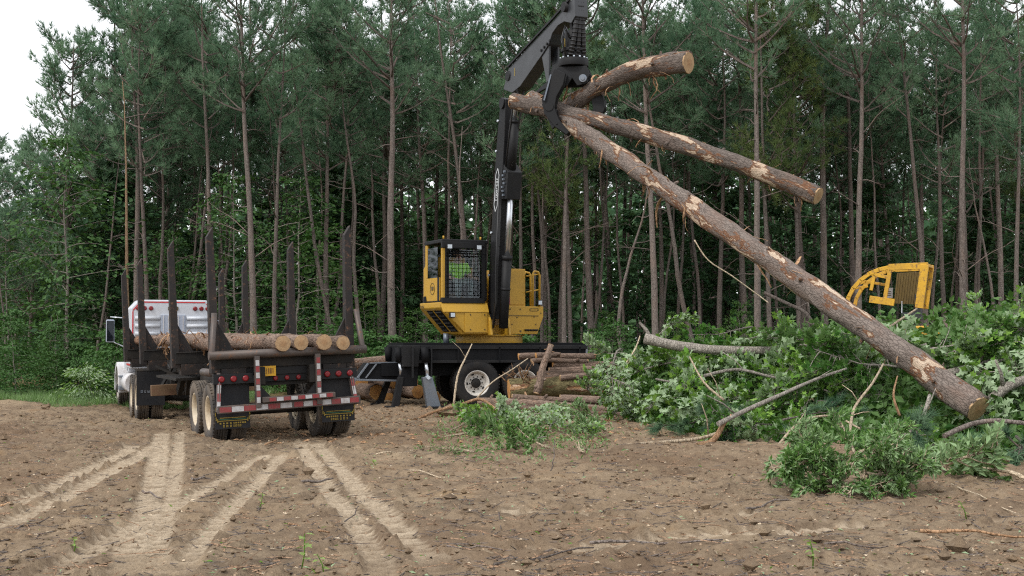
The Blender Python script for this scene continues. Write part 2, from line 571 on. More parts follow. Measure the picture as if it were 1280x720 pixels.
# ------------------------------------------------------------------ the ground
def _gp(pts):
    return np.array([G(*p)[:2] for p in pts])
TRACKS = [(_gp(p), w) for p, w in (
    ([(201, 545), (196, 585), (186, 635), (160, 700), (130, 780)], .15), ([(224, 545), (219, 600), (206, 650), (190, 720)], .10),
    ([(352, 570), (318, 606), (285, 640), (235, 700), (190, 770)], .11), ([(330, 570), (270, 604), (205, 640), (110, 690), (-20, 750)], .12),
    ([(374, 552), (400, 598), (440, 650), (470, 700), (495, 770)], .12), ([(396, 555), (448, 612), (500, 665), (562, 730), (590, 770)], .13),
    ([(190, 560), (110, 605), (40, 640), (-80, 690)], .14), ([(165, 560), (60, 612), (-60, 655)], .13),
    ([(560, 700), (720, 690), (900, 668), (1100, 660)], .16), ([(640, 640), (800, 652), (960, 640)], .12))]
def track_field(x, y):
    best, along = np.full(x.shape, 9.0), np.zeros(x.shape)
    for k, (pl, w) in enumerate(TRACKS):
        acc = 0.0
        for a, b in zip(pl[:-1], pl[1:]):
            d = b - a
            L = np.hypot(*d)
            t = np.clip(((x - a[0]) * d[0] + (y - a[1]) * d[1]) / L ** 2, 0, 1)
            sd = ((x - a[0] - t * d[0]) ** 2 + (y - a[1] - t * d[1]) ** 2) ** .5 / w
            # a track fades out towards both its ends
            s = acc + t * L
            better = sd < best
            best = np.where(better, sd, best)
            along = np.where(better, s, along)
            acc += L
    return best, along
def gz(x, y, detail=True):
    x, y = np.asarray(x, float), np.asarray(y, float)
    z = .055 * vnoise(x / 5, y / 5, 1) + .03 * vnoise(x / 1.9, y / 1.6, 2)
    z = z - .2 * np.exp(-((x + 8.6) ** 2 + (y - 32.5) ** 2) / 22)
    z = z + .10 * np.exp(-((x - 3.3) / 2.2) ** 2 - ((y - 19.2) / 1.0) ** 2) + .12 * sstep(36, 48, y) * vnoise(x / 7, y / 7, 3)
    if detail:
        f = .032 * vnoise(x / .62, y / .5, 4) + .024 * vnoise(x / .27, y / .23, 5) + .018 * vnoise(x / .11, y / .1, 6)
        cl = np.maximum(0, vnoise(x / .19, y / .17, 8) - .33) * .11
        near = 1 - sstep(45, 60, y)
        d, s = track_field(x, y)
        tr = 1 - sstep(.9, 1.15, d)
        lug = np.sin((s + .07 * np.abs(d)) * 2 * PI / .19) * .018 + .006 * np.cos(d * 9)
        rim = np.exp(-((d - 1.35) / .35) ** 2) * .02
        z = z + near * ((f + cl) * (1 - .86 * tr) + tr * (lug - .03) + .7 * rim)
    return z
def gz1(x, y):
    return float(gz(np.array([x]), np.array([y]), False)[0])

def axis(lo, hi, step, far_lo, far_hi, g=1.22):
    a = list(np.arange(lo, hi, step))
    s, v = step, a[-1]
    while v < far_hi:
        s *= g; v += s; a.append(v)
    s, v, b = step, lo, []
    while v > far_lo:
        s *= g; v -= s; b.append(v)
    return np.array(b[::-1] + a)
xs, ya = axis(-11.5, 11.5, .042, -500, 500), axis(8.6, 20.5, .042, -120, 20, 1.3)
yb, y, s = [], ya[-1], .047
while y < 700:
    s = min(s * 1.012, .16) if y < 44 else s * 1.15
    y += s; yb.append(y)
ys = np.concatenate([ya[ya <= 20.6], [v for v in yb if v > 20.6]])
gx, gy = np.meshgrid(xs, ys)
gxx, gyy = gx.ravel(), gy.ravel()
zz = gz(gxx, gyy)
nx, ny = len(xs), len(ys)
ii = (np.arange(ny - 1)[:, None] * nx + np.arange(nx - 1)[None]).ravel()
me = fast_mesh('ground', np.stack([gxx, gyy, zz], 1), np.stack([ii, ii + 1, ii + nx + 1, ii + nx], 1), None, [M['soil']], None, True)
d, s = track_field(gxx, gyy)
# the wheel tracks wear out towards the camera
trk = (.64 + .36 * np.sign(np.sin((s + .07 * np.abs(d)) * 2 * PI / .19))) * (1 - sstep(.85, 1.1, d + .18 * vnoise(gxx / .2, gyy / .2, 10))) * sstep(8.9, 11.5, gyy + .6 * vnoise(gxx, gyy, 9))
for nm, val in (('track', trk), ('forest', sstep(34.2, 37.5, gyy + .9 * vnoise(gxx / 1.5, gyy / 1.5, 11) - 2.2 * sstep(-8, 2, gxx)))):
    a = me.attributes.new(nm, 'FLOAT', 'POINT')
    a.data.foreach_set('value', val.astype(np.float32))
ground = bpy.data.objects.new('ground', me)
COL.objects.link(ground)
tag(ground, 'bare brown soil of the logging landing with pale wheel tracks', None, None, 'structure')

# ------------------------------------------------------------------ pines
def crown_mesh(H, cb, Lmax, dens, seed, warm=False, full=False):
    """live branches in whorls from height cb to H, needle tufts along their outer parts"""
    r = random.Random(seed)
    wood, Pt, D, TI = MB(), [], [], []
    z = cb
    while z < H - .3:
        t = (z - cb) / (H - cb)
        prof = (1 - .75 * t) if full else (math.sin(PI * min(1, .22 + .72 * t)) ** .7 * (1 - .35 * t))
        for b in range(r.choice((2, 3, 4)) if not full else 4):
            if r.random() > dens:
                continue
            tone = r.random()
            az, L = r.uniform(0, 2 * PI), Lmax * prof * r.uniform(.6, 1.2) + .25
            rise = r.uniform(.05, .55) if not full else r.uniform(.25, .6)
            pts, p, dv = [], Vector((0, 0, z)), Vector((math.cos(az), math.sin(az), rise))
            n = 5
            for k in range(n + 1):
                pts.append(p.copy())
                dv += Vector((r.uniform(-.25, .25), r.uniform(-.25, .25), .13))
                p = p + dv.normalized() * L / n
            wood.tube(pts, [.045 * (1 - .8 * k / n) * (.5 + L / 4) for k in range(n + 1)], 4, 1, False)
            for k in range(2, n + 1):
                q, dd = pts[k], (pts[k] - pts[k - 1]).normalized()
                for m in range(4 if k < n else 6):
                    sd = (dd * .7 + Vector((r.gauss(0, .7), r.gauss(0, .7), r.gauss(.2, .45)))).normalized()
                    ln = r.uniform(.15, .75) * (.5 + .5 * L / Lmax)
                    e = q + sd * ln
                    if ln > .4:
                        wood.tube([q, e], [.014, .006], 3, 1, False)
                    for f in ((.55, 1.0) if ln > .4 else (1.0,)):
                        Pt.append(q + sd * ln * f); D.append(sd + Vector((0, 0, .35))); TI.append(.65 * tone + .35 * r.random())
        z += r.uniform(.28, .6)
    for k in range(10):
        Pt.append((r.gauss(0, .15), r.gauss(0, .15), H - .1 * k)); D.append((r.gauss(0, .4), r.gauss(0, .4), 1)); TI.append(r.random())
    V, F, T = needles(np.array(Pt, float), np.array(D, float), 14, .36, .0125, .5)
    T = np.repeat(np.array(TI), 14)
    wv = np.array([tuple(v) for v in wood.v]) if wood.v else np.zeros((0, 3))
    wf = np.array([(f[0], f[1], f[2]) for f in wood.f] + [(f[0], f[2], f[3]) for f in wood.f if len(f) == 4], int).reshape(-1, 3)
    V2 = np.concatenate([V, wv])
    F2 = np.concatenate([F, wf + len(V)])
    mi = np.concatenate([np.zeros(len(F)), np.ones(len(wf))])
    return fast_mesh('crown', V2, F2, np.concatenate([T, np.zeros(len(wf))]), [M['needle_warm' if warm else 'needle'], M['pine_bark']], mi)

def trunk_mesh(H, r0, seed, mat, bend=.12, broken=False):
    r = random.Random(seed)
    pts, x, y, vx, vy = [], 0, 0, 0, 0
    n = 14
    for k in range(n + 1):
        pts.append((x, y, H * k / n - (.15 if k == 0 else 0)))
        vx += r.uniform(-bend, bend) * .5; vy += r.uniform(-bend, bend) * .5
        vx *= .8; vy *= .8
        x += vx; y += vy
    rad = [r0 * (1.25 if k == 0 else 1 - (.35 if broken else .86) * (k / n) ** 1.1) for k in range(n + 1)]
    return MB().tube(pts, rad, 9, 0, True, jit=lambda i, k: 1 + .05 * math.sin(i * 2.3 + k * 1.9)).mesh('trunk', [M[mat]]), pts

def branch_mesh(L, seed, mat='pine_bark'):
    """a dead twiggy branch below the crown, local +X"""
    r = random.Random(seed)
    mb, p, d, pts = MB(), Vector((0, 0, 0)), Vector((1, 0, r.uniform(-.2, .35))), []
    for k in range(6):
        pts.append(p.copy())
        d += Vector((0, r.uniform(-.35, .35), r.uniform(-.3, .3)))
        p = p + d.normalized() * L / 5
    mb.tube(pts, [.026 * (1 - .15 * k) for k in range(6)], 4, 0)
    for k in range(2, 6):
        e = pts[k] + Vector((r.uniform(.1, .4), r.uniform(-.4, .4), r.uniform(-.25, .35)))
        mb.tube([pts[k], e], [.012, .004], 3, 0)
    return mb.mesh('branch', [M[mat]])
DEAD = [branch_mesh(l, 60 + k) for k, l in enumerate((1.0, 1.5, 2.1, .7))]

PINE = {}
def pine_proto(key, H, r0, cb, Lmax, dens, seed, mat='pine_bark', warm=False, full=False, ndead=5, bend=.10):
    tr, pts = trunk_mesh(H, r0, seed, mat, bend)
    PINE[key] = dict(H=H, r=r0, trunk=tr, crown=crown_mesh(H, cb, Lmax, dens, seed, warm, full) if Lmax else None, pts=pts, cb=cb, nd=ndead, seed=seed)
pine_proto('tall', 17.6, .17, 9.8, 2.7, .7, 11, ndead=7)
pine_proto('mid', 17, .14, 9.4, 2.3, .6, 12)
pine_proto('mid2', 16, .13, 8.6, 2.2, .6, 13, warm=False)
pine_proto('warm', 15.5, .13, 7.0, 2.3, .65, 14, warm=True)
pine_proto('slim', 14.8, .085, 9.6, 1.5, .55, 15, ndead=3, bend=.16)
pine_proto('slim2', 13.8, .075, 9.0, 1.3, .5, 16, ndead=3, bend=.2)
pine_proto('young', 15, .13, 3.6, 3.0, .8, 17, full=True, ndead=2)
pine_proto('snag', 13, .10, 99, 0, 0, 18, 'snag', ndead=4)
pine_proto('pole', 11, .08, 99, 0, 0, 19, 'pine_bark', ndead=3, bend=.2)
pine_proto('back', 17.5, .15, 8.4, 2.8, .62, 21, ndead=2)
pine_proto('back2', 16.5, .13, 7.6, 2.7, .62, 22, ndead=2)

def pine(key, x, y, label, group, wr=None, tilt=(0, 0), k=1.0, dead=True, cat_='pine tree', name='pine_tree'):
    p = PINE[key]
    s = (wr / p['r']) if wr else k
    sx = s if wr and key in ('snag', 'pole') else (s ** .5 * k ** .5 if wr else k)
    o = thing(name, label, cat_, (x, y, gz1(x, y)), group, (tilt[1], tilt[0], 0), None)
    rz = rnd.uniform(0, 2 * PI)
    t = attach('trunk', p['trunk'], o, (0, 0, 0), (0, 0, rz))
    t.scale = (s, s, k)
    if p['crown']:
        c = attach('crown', p['crown'], o, (0, 0, 0), (0, 0, rz))
        c.scale = (sx, sx, k)
    if dead:
        for i in range(p['nd']):
            z = rnd.uniform(.35, .98) * min(p['cb'], p['H'] * .95) * k
            f = z / k / p['H'] * 14
            a, b = p['pts'][int(f)], p['pts'][min(14, int(f) + 1)]
            q = Vector(a).lerp(Vector(b), f - int(f))
            q = Matrix.Rotation(rz, 3, 'Z') @ Vector((q.x * s, q.y * s, z))
            attach('branch', rnd.choice(DEAD), o, q, (rnd.uniform(-.4, .4), rnd.uniform(-.3, .2), rnd.uniform(0, 2 * PI)))
    return o

FRONT = 'pines along the near edge of the forest'
# (pixel x where the trunk meets the undergrowth, pixel x at y 120, distance, width in pixels, kind, label)
for px, pt, Y, w, key, label in (
    (162, 158, 46, 7, 'snag', 'orange brown dead pine snag with a broken top behind the truck cab'),
    (183, 180, 50, 8, 'mid2', 'dark pine trunk just right of the orange broken snag'),
    (204, 205, 53, 6, 'slim', 'thin pine trunk rising above the left half of the white cab'),
    (231, 231, 55, 6, 'slim', 'thin pine trunk right of the third black stake from the left'),
    (263, 260, 50, 9, 'mid', 'pine trunk seen just behind the tall rear left trailer stake'),
    (275, 272, 53, 6, 'slim2', 'thin pale pine trunk just right of the tall rear left trailer stake'),
    (317, 306, 46, 11, 'tall', 'stout pine with bare trunk standing between the two right middle trailer stakes'),
    (342, 349, 47, 7, 'mid', 'slightly bent pine trunk over the middle of the trailer logs'),
    (411, 407, 50, 9, 'mid2', 'left one of two close pine trunks beyond the rear right trailer stake'),
    (420, 414, 49, 7, 'slim', 'right one of two close pine trunks beyond the rear right trailer stake'),
    (449, 436, 50, 7, 'slim2', 'slender pale pine leaning left just right of the rear right trailer stake'),
    (491, 489, 45, 13, 'tall', 'thickest pine trunk with long bare limbs left of the yellow loader cab'),
    (474, 478, 55, 6, 'slim', 'thin dark pine just left of the thickest trunk beside the loader'),
    (592, 569, 52, 9, 'mid', 'pine trunk standing behind the loader cab roof'),
    (566, 586, 50, 7, 'pole', 'thin pale leaning pole pine crossing the trunk behind the loader cab'),
    (648, 650, 51, 7, 'mid2', 'pine trunk close behind the right side of the black boom'),
    (688, 697, 53, 5, 'slim2', 'very thin pine leaning right of the loader ladder rails'),
    (705, 706, 50, 8, 'mid', 'left one of a close pair of pines below the grapple'),
    (714, 711, 51, 7, 'warm', 'right one of a close pair of pines below the grapple'),
    (738, 735, 54, 5, 'slim', 'very thin pine between the grapple pair and the long held log'),
    (780, 777, 50, 7, 'pole', 'slender pale trunk without a crown under the middle held log'),
    (819, 809, 46, 11, 'tall', 'stout pine trunk left of the brush pile crossed by all held logs'),
    (868, 806, 49, 8, 'slim', 'leaning thin pine whose foot stands right of the stout one'),
    (900, 897, 53, 9, 'mid2', 'brown pine trunk behind the brush under the long held log'),
    (947, 943, 45, 11, 'tall', 'tall straight pine crossing the end part of the middle held log'),
    (964, 961, 50, 8, 'warm', 'darker pine close right of the tall straight one'),
    (1000, 998, 51, 8, 'warm', 'pine with yellowish needles beyond the end of the middle held log'),
    (1074, 1075, 45, 11, 'tall', 'straight reddish pine trunk behind the front of the yellow machine cage'),
    (1101, 1102, 54, 5, 'slim2', 'very thin pine trunk above the middle of the yellow machine cage'),
    (1160, 1134, 47, 8, 'mid', 'pine leaning left above the rear post of the yellow machine cage'),
    (1181, 1178, 53, 8, 'mid2', 'dark pine trunk just right of the yellow machine cage'),
    (1205, 1203, 44, 11, 'tall', 'stout straight pine standing right of the yellow machine cage'),
    (1228, 1226, 51, 6, 'slim', 'thin pine right of the stout trunk near the right edge'),
    (1244, 1246, 49, 6, 'pole', 'thin bare pole trunk near the right edge of the forest'),
    (1272, 1268, 47, 8, 'mid2', 'rightmost of the pine trunks at the forest edge'),
):
    b, tpt = P(px, 430, Y), P(pt, 120, Y)
    th = math.atan2(tpt.x - b.x, tpt.z - b.z)
    x0 = b.x - math.tan(th) * b.z
    wr = w * .86 / 2 / FOC * Y
    kk = rnd.uniform(.92, 1.06)
    if key == 'snag':
        kk = (P(px, 103, Y).z) / 13
    if key == 'pole':
        kk = (P(px, 150 if px < 700 else 200, Y).z) / 11
    pine(key, x0, Y, label, FRONT, wr, (th, 0), kk)

EDGE = 'pines at the open left end of the forest'
for px, Y, key, k, label in (
    (82, 56, 'young', 1.0, 'full crowned young pine standing out against the sky at the left'),
    (150, 60, 'young', 1.24, 'tall bushy pine behind the left full crowned one'),
    (36, 66, 'young', .80, 'shorter bushy pine low at the left edge of the photo'),
    (-20, 60, 'young', .74, 'bushy pine cut off by the left edge of the photo'),
    (118, 50, 'slim', .72, 'thin dark trunk left of the truck mirror'),
    (62, 58, 'slim2', .70, 'thin dark trunk among the shrubs at far left'),
    (8, 52, 'slim2', .62, 'thin dark trunk nearest the left edge'),
):
    b = P(px, 430, Y)
    pine(key, b.x, Y, label, EDGE, None, (rnd.uniform(-.02, .02), 0), k)

BACK = 'crowded pines deeper in the forest'
keys = ['back', 'slim', 'mid', 'back2', 'slim2', 'mid2', 'back', 'slim', 'warm', 'mid', 'slim2']
cells = [(px, Y) for Y in (59, 68) for px in np.arange(175, 1400, 60 if Y < 70 else 70)]
for k, (px, Y) in enumerate(cells):
    px, Y = px + rnd.uniform(-26, 26), Y + rnd.uniform(-3.5, 3.5)
    b = P(px, 430, Y)
    pine(keys[k % len(keys)], b.x, Y, 'pine with a bare brown trunk standing deep in the forest behind the front row', BACK, None,
         (rnd.uniform(-.025, .025), rnd.uniform(-.02, .02)), rnd.uniform(.86, 1.08), Y < 64)
for k in range(118):
    Y = rnd.uniform(51, 80)
    px = 150 + 1220 * (k + rnd.random()) / 118
    pine(('slim', 'mid', 'slim2', 'back2', 'slim', 'mid2', 'slim2')[k % 7], P(px, 430, Y).x, Y, 'slender pine trunk in the dense rows behind the front pines', 'slender pines in the dense rows', None,
         (rnd.uniform(-.03, .03), rnd.uniform(-.02, .02)), rnd.uniform(.9, 1.2), k % 4 == 0)
for k in range(16):                                     # lower ones where the forest thins out to the left
    Y = rnd.uniform(70, 100)
    b = P(rnd.uniform(-60, 190), 430, Y)
    pine('back2', b.x, Y, 'distant low pine in the forest gap at the left', 'distant pines at the left', None, (0, 0), rnd.uniform(.42, .62), False)

# ------------------------------------------------------------------ broadleaf saplings and shrubs
def broadleaf(H, R, z0, nb, leaf, tmpl, size, per, seed, r0=.05):
    r = random.Random(seed)
    mb, pts, p = MB(), [], Vector((0, 0, -.1))
    for k in range(8):
        pts.append(p.copy())
        p = p + Vector((r.uniform(-.12, .12), r.uniform(-.12, .12), H / 7))
    mb.tube(pts, [r0 * (1 - .12 * k) for k in range(8)], 6, 0)
    L, D = [], []
    for b in range(nb):
        t = (b + r.random()) / nb
        z = z0 + (H - z0) * t
        f = min(6.99, max(0, z / H * 7))
        q = pts[int(f)].lerp(pts[int(f) + 1], f - int(f))
        az = b * 2.4 + r.uniform(-.5, .5)
        ln = R * (math.sin(PI * min(1, .2 + .75 * t)) ** .8) * r.uniform(.6, 1.15)
        d = Vector((math.cos(az), math.sin(az), r.uniform(.1, .6)))
        bp = [q]
        for k in range(4):
            d += Vector((r.uniform(-.25, .25), r.uniform(-.25, .25), r.uniform(-.28, .1)))
            bp.append(bp[-1] + d.normalized() * ln / 4)
        mb.tube(bp, [r0 * .35, r0 * .28, r0 * .2, r0 * .14, r0 * .08], 4, 0, False)
        for m in range(per):
            s = r.uniform(.25, 1) * 4
            c = bp[int(min(3, s))].lerp(bp[int(min(3, s)) + 1], s - int(min(3, s)))
            off = Vector((r.gauss(0, .2), r.gauss(0, .2), r.gauss(0, .09))) * (ln / 1.3 + .25)
            L.append(c + off); D.append(off + d * .4 + Vector((0, 0, -.15)))
    V, F, T = leaves(np.array(L, float), np.array(D, float), tmpl, size)
    return mb.mesh('stem', [M['grey_bark']]), fast_mesh('foliage', V, F, T, [M[leaf]])
BROAD = {'sapling': broadleaf(8.5, 2.3, 1.6, 34, 'leaf_forest', LEAF_SIMPLE, .2, 62, 31, .07),
         'sapling2': broadleaf(6.0, 1.9, .9, 28, 'leaf', LEAF_SIMPLE, .18, 66, 32, .05),
         'thicket': broadleaf(4.2, 1.6, .3, 26, 'leaf_forest', LEAF_SIMPLE, .17, 90, 33, .035),
         'shrub': broadleaf(2.0, 1.1, .1, 22, 'leaf_forest', LEAF_SIMPLE, .13, 90, 34, .02),
         'shrub2': broadleaf(1.35, 1.2, .05, 22, 'leaf_pale', LEAF_LONG, .15, 80, 35, .018),
         'dark': broadleaf(9.5, 2.6, 1.0, 34, 'leaf_far', LEAF_SIMPLE, .34, 80, 36, .07)}
def broad(key, name, cat_, x, y, label, group, k=1.0):
    o = thing(name, label, cat_, (x, y, gz1(x, y)), group, (0, 0, rnd.uniform(0, 6.28)), (k, k, k * rnd.uniform(.9, 1.1)))
    attach('stem', BROAD[key][0], o)
    attach('foliage', BROAD[key][1], o)
    return o
for px, Y, key, k, label in (
    (84, 46, 'sapling', 1.0, 'tall bright green broadleaf sapling left of the truck'),
    (14, 54, 'sapling', .75, 'broadleaf tree with dark foliage nearest the left edge'),
    (222, 54, 'sapling', .7, 'broadleaf sapling behind the white cab roof'),
    (300, 49, 'sapling', .92, 'bright broadleaf sapling left of the stout trunk above the trailer'),
    (366, 50, 'sapling', 1.0, 'bright broadleaf sapling behind the third right trailer stake'),
    (395, 54, 'sapling2', 1.0, 'low broadleaf sapling left of the two close pines'),
    (455, 54, 'sapling2', .6, 'broadleaf sapling between the trailer and the thickest pine'),
    (520, 54, 'sapling2', .55, 'broadleaf sapling at the left side of the loader cab'),
    (672, 52, 'sapling2', .5, 'broadleaf sapling behind the loader ladder rails'),
    (760, 52, 'sapling2', .5, 'broadleaf sapling behind the left end of the brush pile'),
    (842, 54, 'sapling2', .5, 'broadleaf sapling behind the arched twig on the brush pile'),
    (925, 52, 'sapling2', .5, 'broadleaf sapling under the middle of the long held log'),
    (1030, 56, 'sapling2', .5, 'broadleaf sapling left of the yellow machine cage'),
):
    broad(key, 'broadleaf_sapling', 'sapling', P(px, 430, Y).x, Y, label, 'broadleaf saplings under the pines', k)
for k in range(64):
    Y = rnd.uniform(56, 92)
    px = rnd.uniform(-60, 1390)
    broad('dark', 'understory_tree', 'tree', P(px, 430, Y).x, Y, 'dark leafy understory tree between the trunks deep in the forest', 'dark understory trees in the forest', rnd.uniform(.7, 1.15))
for k in range(60):
    px = -50 + 1400 * (k + rnd.random()) / 60
    Y = rnd.uniform(40, 47) if px > 240 else rnd.uniform(36.5, 43)
    key = rnd.choice(('shrub', 'shrub', 'thicket', 'shrub2'))
    broad(key, 'shrub', 'shrub', P(px, 430, Y).x, Y, 'green leafy shrub along the forest edge at the foot of the pines', 'shrubs along the forest edge', rnd.uniform(.7, 1.15) * (.62 if key == 'thicket' else 1) * (.8 if px > 560 else 1))

# ------------------------------------------------------------------ what nobody could count: far woods and undergrowth
N = 90000
X, Y = rng.uniform(-75, 75, N), rng.uniform(97, 122, N)
top = 14.5 + 2.2 * vnoise(X / 4, Y / 9, 21) + 1.5 * vnoise(X / 1.6, Y / 5, 22)
top = top - 6.0 * sstep(-22, -38, X)
Z = rng.uniform(0, 1, N) ** 1.15 * top
V, F, T = leaves(np.stack([X, Y, Z], 1), rng.normal(0, 1, (N, 3)), LEAF_SIMPLE, .85, .5)
o = place('forest', fast_mesh('forest', V, F, T, [M['leaf_far']]), Matrix())
tag(o, 'dense dark green woods filling the background behind the pines', None, None, 'stuff')
N = 42000
Y = 40 + 55 * rng.uniform(0, 1, N) ** 1.5
X = rng.uniform(-.52, .52, N) * Y * 1.1
keep = (Y > 36) & ((vnoise(X / 2.2, Y / 2.2, 23) > -.35) | (Y > 50))
X, Y = X[keep], Y[keep]
hmax = (.45 + .75 * sstep(42, 58, Y)) * (1 + .6 * vnoise(X / 1.5, Y / 1.5, 24))
Z = rng.uniform(0, 1, len(X)) * np.maximum(.1, hmax) + gz(X, Y, False)
V, F, T = leaves(np.stack([X, Y, Z], 1), unit(rng.normal(0, 1, (len(X), 3)) + np.array([0, 0, .6])), LEAF_SIMPLE, .19)
o = place('undergrowth', fast_mesh('undergrowth', V, F, T, [M['leaf_forest']]), Matrix())
tag(o, 'low leafy undergrowth covering the forest floor', None, None, 'stuff')
def blades(X, Y, h, w, mat, name, label, n=3):
    Z = gz(X, Y)
    Pt = np.stack([X, Y, Z - .01], 1)
    V, F, T = needles(Pt, np.tile([0, 0, 1.0], (len(X), 1)), n, h, w, .45)
    tag(place(name, fast_mesh(name, V, F, T, [M[mat]]), Matrix()), label, None, None, 'stuff')
Yg = rng.uniform(33.6, 41, 9000)
Xg = rng.uniform(-19, -7.5, 9000)
ok = vnoise(Xg / 1.1, Yg / 1.1, 25) + (Yg - 35.2) * .6 > 0
blades(Xg[ok], Yg[ok], .26, .010, 'weed', 'grass', 'green grass at the left edge of the clearing before the shrubs')
# ------------------------------------------------------------------ wheels (axle along local Y, outside at +Y)
def tyre_mesh(R, w, mat, rr):
    h = w / 2
    prof = [(rr, -h * .8), (rr + .02, -h * .95), (R * .78, -h), (R * .93, -h * .93), (R * .985, -h * .8), (R, -h * .62), (R, -h * .36), (R - .014, -h * .34), (R - .014, -h * .28),
            (R, -h * .26), (R, -h * .04), (R - .014, -h * .03), (R - .014, h * .03), (R, h * .04), (R, h * .26), (R - .014, h * .28), (R - .014, h * .34), (R, h * .36),
            (R, h * .62), (R * .985, h * .8), (R * .93, h * .93), (R * .78, h), (rr + .02, h * .95), (rr, h * .8), (rr, -h * .8)]
    mb = MB().lathe(prof, 40)
    for k in range(44):                                  # shoulder lugs
        a = 2 * PI * k / 44
        for sg in (-1, 1):
            mb.box((0, sg * h * .8, R * .985), (.04, h * .3, .02), 0, Matrix.Rotation(a, 4, 'Y'))
    return mb.mesh('tyre', [M[mat]])
def rim_mesh(rr, w, mat, dish, front=False):
    h = w / 2
    yo, yd = h * .84, (h * .84 - dish)
    prof = [(rr + .012, yo - .02), (rr + .012, yo), (rr - .012, yo + .004), (rr - .03, yo - .02), (rr - .05, yo - .05), (rr - .06, yd + .015), (rr - .085, yd), (.13, yd + .012)]
    mb = MB().lathe(prof, 36).lathe([(.13, yd + .012), (.118, yd + .03), (.115, yd + .085), (.09, yd + .1), (.0, yd + .1)], 24, 1)
    mb.lathe([(rr + .01, -h * .84), (rr - .03, -h * .8), (rr - .05, -h * .3), (rr - .06, yd)], 36)
    for k in range(10):
        a = 2 * PI * k / 10
        mb.cyl((.165 * math.cos(a), yd, .165 * math.sin(a)), (.165 * math.cos(a), yd + .045, .165 * math.sin(a)), .017, 6, 1)
        if k % 2 == 0:
            c = Vector((.232 * math.cos(a), yd + .006, .232 * math.sin(a)))
            t = Vector((-math.sin(a), 0, math.cos(a)))
            u = Vector((math.cos(a), 0, math.sin(a)))
            mb.prism([c + t * .042 * math.cos(b) + u * .022 * math.sin(b) for b in np.arange(0, 6.28, .7)], (0, .004, 0), 1)
    return mb.mesh('rim', [M[mat], M['frame_dark']])
TY = {'muddy': tyre_mesh(.51, .27, 'tyre_muddy', .292), 'clean': tyre_mesh(.61, .3, 'tyre', .33)}
RI = {'tan': rim_mesh(.292, .27, 'rim_tan', .15), 'white': rim_mesh(.33, .3, 'rim_white', .15), 'in': rim_mesh(.31, .27, 'rim_tan', .2), 'steer': rim_mesh(.292, .27, 'rim_white', .05)}
def wheel(root, TMx, x, y, z, side, ty, ri):
    Mx = TMx @ Matrix.Translation((x, y, z)) @ (Matrix.Rotation(PI, 4, 'Z') if side < 0 else Matrix()) @ Matrix.Rotation(rnd.uniform(0, 6), 4, 'Y')
    w = place('wheel', TY[ty], Mx, root)
    place('rim', RI[ri], Mx, w)
    return w
def lens(root, c, n, r, mat='red_lens'):
    mb = MB()
    c, n = Vector(c), Vector(n)
    mb.tube([c, c + n * .02, c + n * .032], [r, r, r * .6], 14, 0, True, True)
    return mb

# ------------------------------------------------------------------ the log trailer (x forward, y left, z up; x = 0 at the rear bolster)
TH = math.radians(90 + 24)
TRM = Matrix.Translation((-3.86, 21.9, .0)) @ Matrix.Rotation(TH, 4, 'Z') @ Matrix.Rotation(math.radians(-2.2), 4, 'X') @ Matrix.Translation((0, 0, .0))
trailer = thing('log_trailer', 'black log trailer with tall stakes carrying a low layer of pine logs', 'trailer', TRM.translation)
def T_(): return MB(TRM)
for s in (-1, 1):
    T_().beam((-.3, s * .43, 1.13), (11.4, s * .43, 1.13), .1, .3).build('frame_rail', M['frame_dark'], trailer, .008)
for x in (.1, 1.2, 2.4, 4.6, 6.2, 7.6, 9.4):
    T_().box((x, 0, 1.1), (.12, .82, .2)).build('crossmember', M['frame_dark'], trailer)
STAKE_X = (0, 3.96, 8.28, 11.04)
STAKE_TOP = (3.62, 3.68, 3.56, 3.48)
for bx, top in zip(STAKE_X, STAKE_TOP):
    bol = T_().box((bx, 0, 1.38), (.26, 2.36, .22)).box((bx, 0, 1.495), (.3, 2.32, .02)).build('bolster', M['frame_dark'], trailer, .01)
    for s in (-1, 1):
        y = s * 1.16
        zt = top + rnd.uniform(-.06, .05)
        mb = T_()
        # upright: tapered box, top cut on a slant
        lo = [(bx - .11, y - .075, 1.2), (bx + .11, y - .075, 1.2), (bx + .11, y + .075, 1.2), (bx - .11, y + .075, 1.2)]
        c = s * .03
        hi = [(bx - .075, y - .055 + c, zt), (bx + .075, y - .055 + c, zt - .0), (bx + .075, y + .055 + c, zt - .17), (bx - .075, y + .055 + c, zt - .17)]
        mb.add(lo + hi, [(0, 3, 2, 1), (4, 5, 6, 7), (0, 1, 5, 4), (1, 2, 6, 5), (2, 3, 7, 6), (3, 0, 4, 7)])
        # gusset on the inner side, and the deep side plate under it
        mb.prism([(bx - .03, y - s * .06, 1.5), (bx - .03, y - s * .36, 1.5), (bx - .03, y - s * .2, 1.8), (bx - .03, y - s * .06, 2.05)], (.06, 0, 0))
        mb.prism([(bx - .14, y - s * .085, 1.06), (bx - .14, y - s * .5, 1.06), (bx - .14, y - s * .5, 1.27), (bx - .14, y - s * .085, 1.27)], (.28, 0, 0))
        mb.build('stake', M['stake'], bol, .006)
# the rear log stop: a round bar with bent pipes up to the stakes
T_().tube([(-.24, -1.4, 1.5), (-.24, 1.3, 1.5)], .075, 12).build('stop_bar', M['pipe'], trailer)
for s, yy in ((1, 1.24), (-1, -1.34)):
    T_().tube([(-.24, yy, 1.5), (-.23, yy, 1.56), (-.16, yy - s * .07, 2.2)], .05, 8).build('brace_pipe', M['pipe'], trailer)
T_().box((-.06, 0, 1.3), (.06, 2.4, .34)).build('rear_plate', M['black'], trailer, .01)
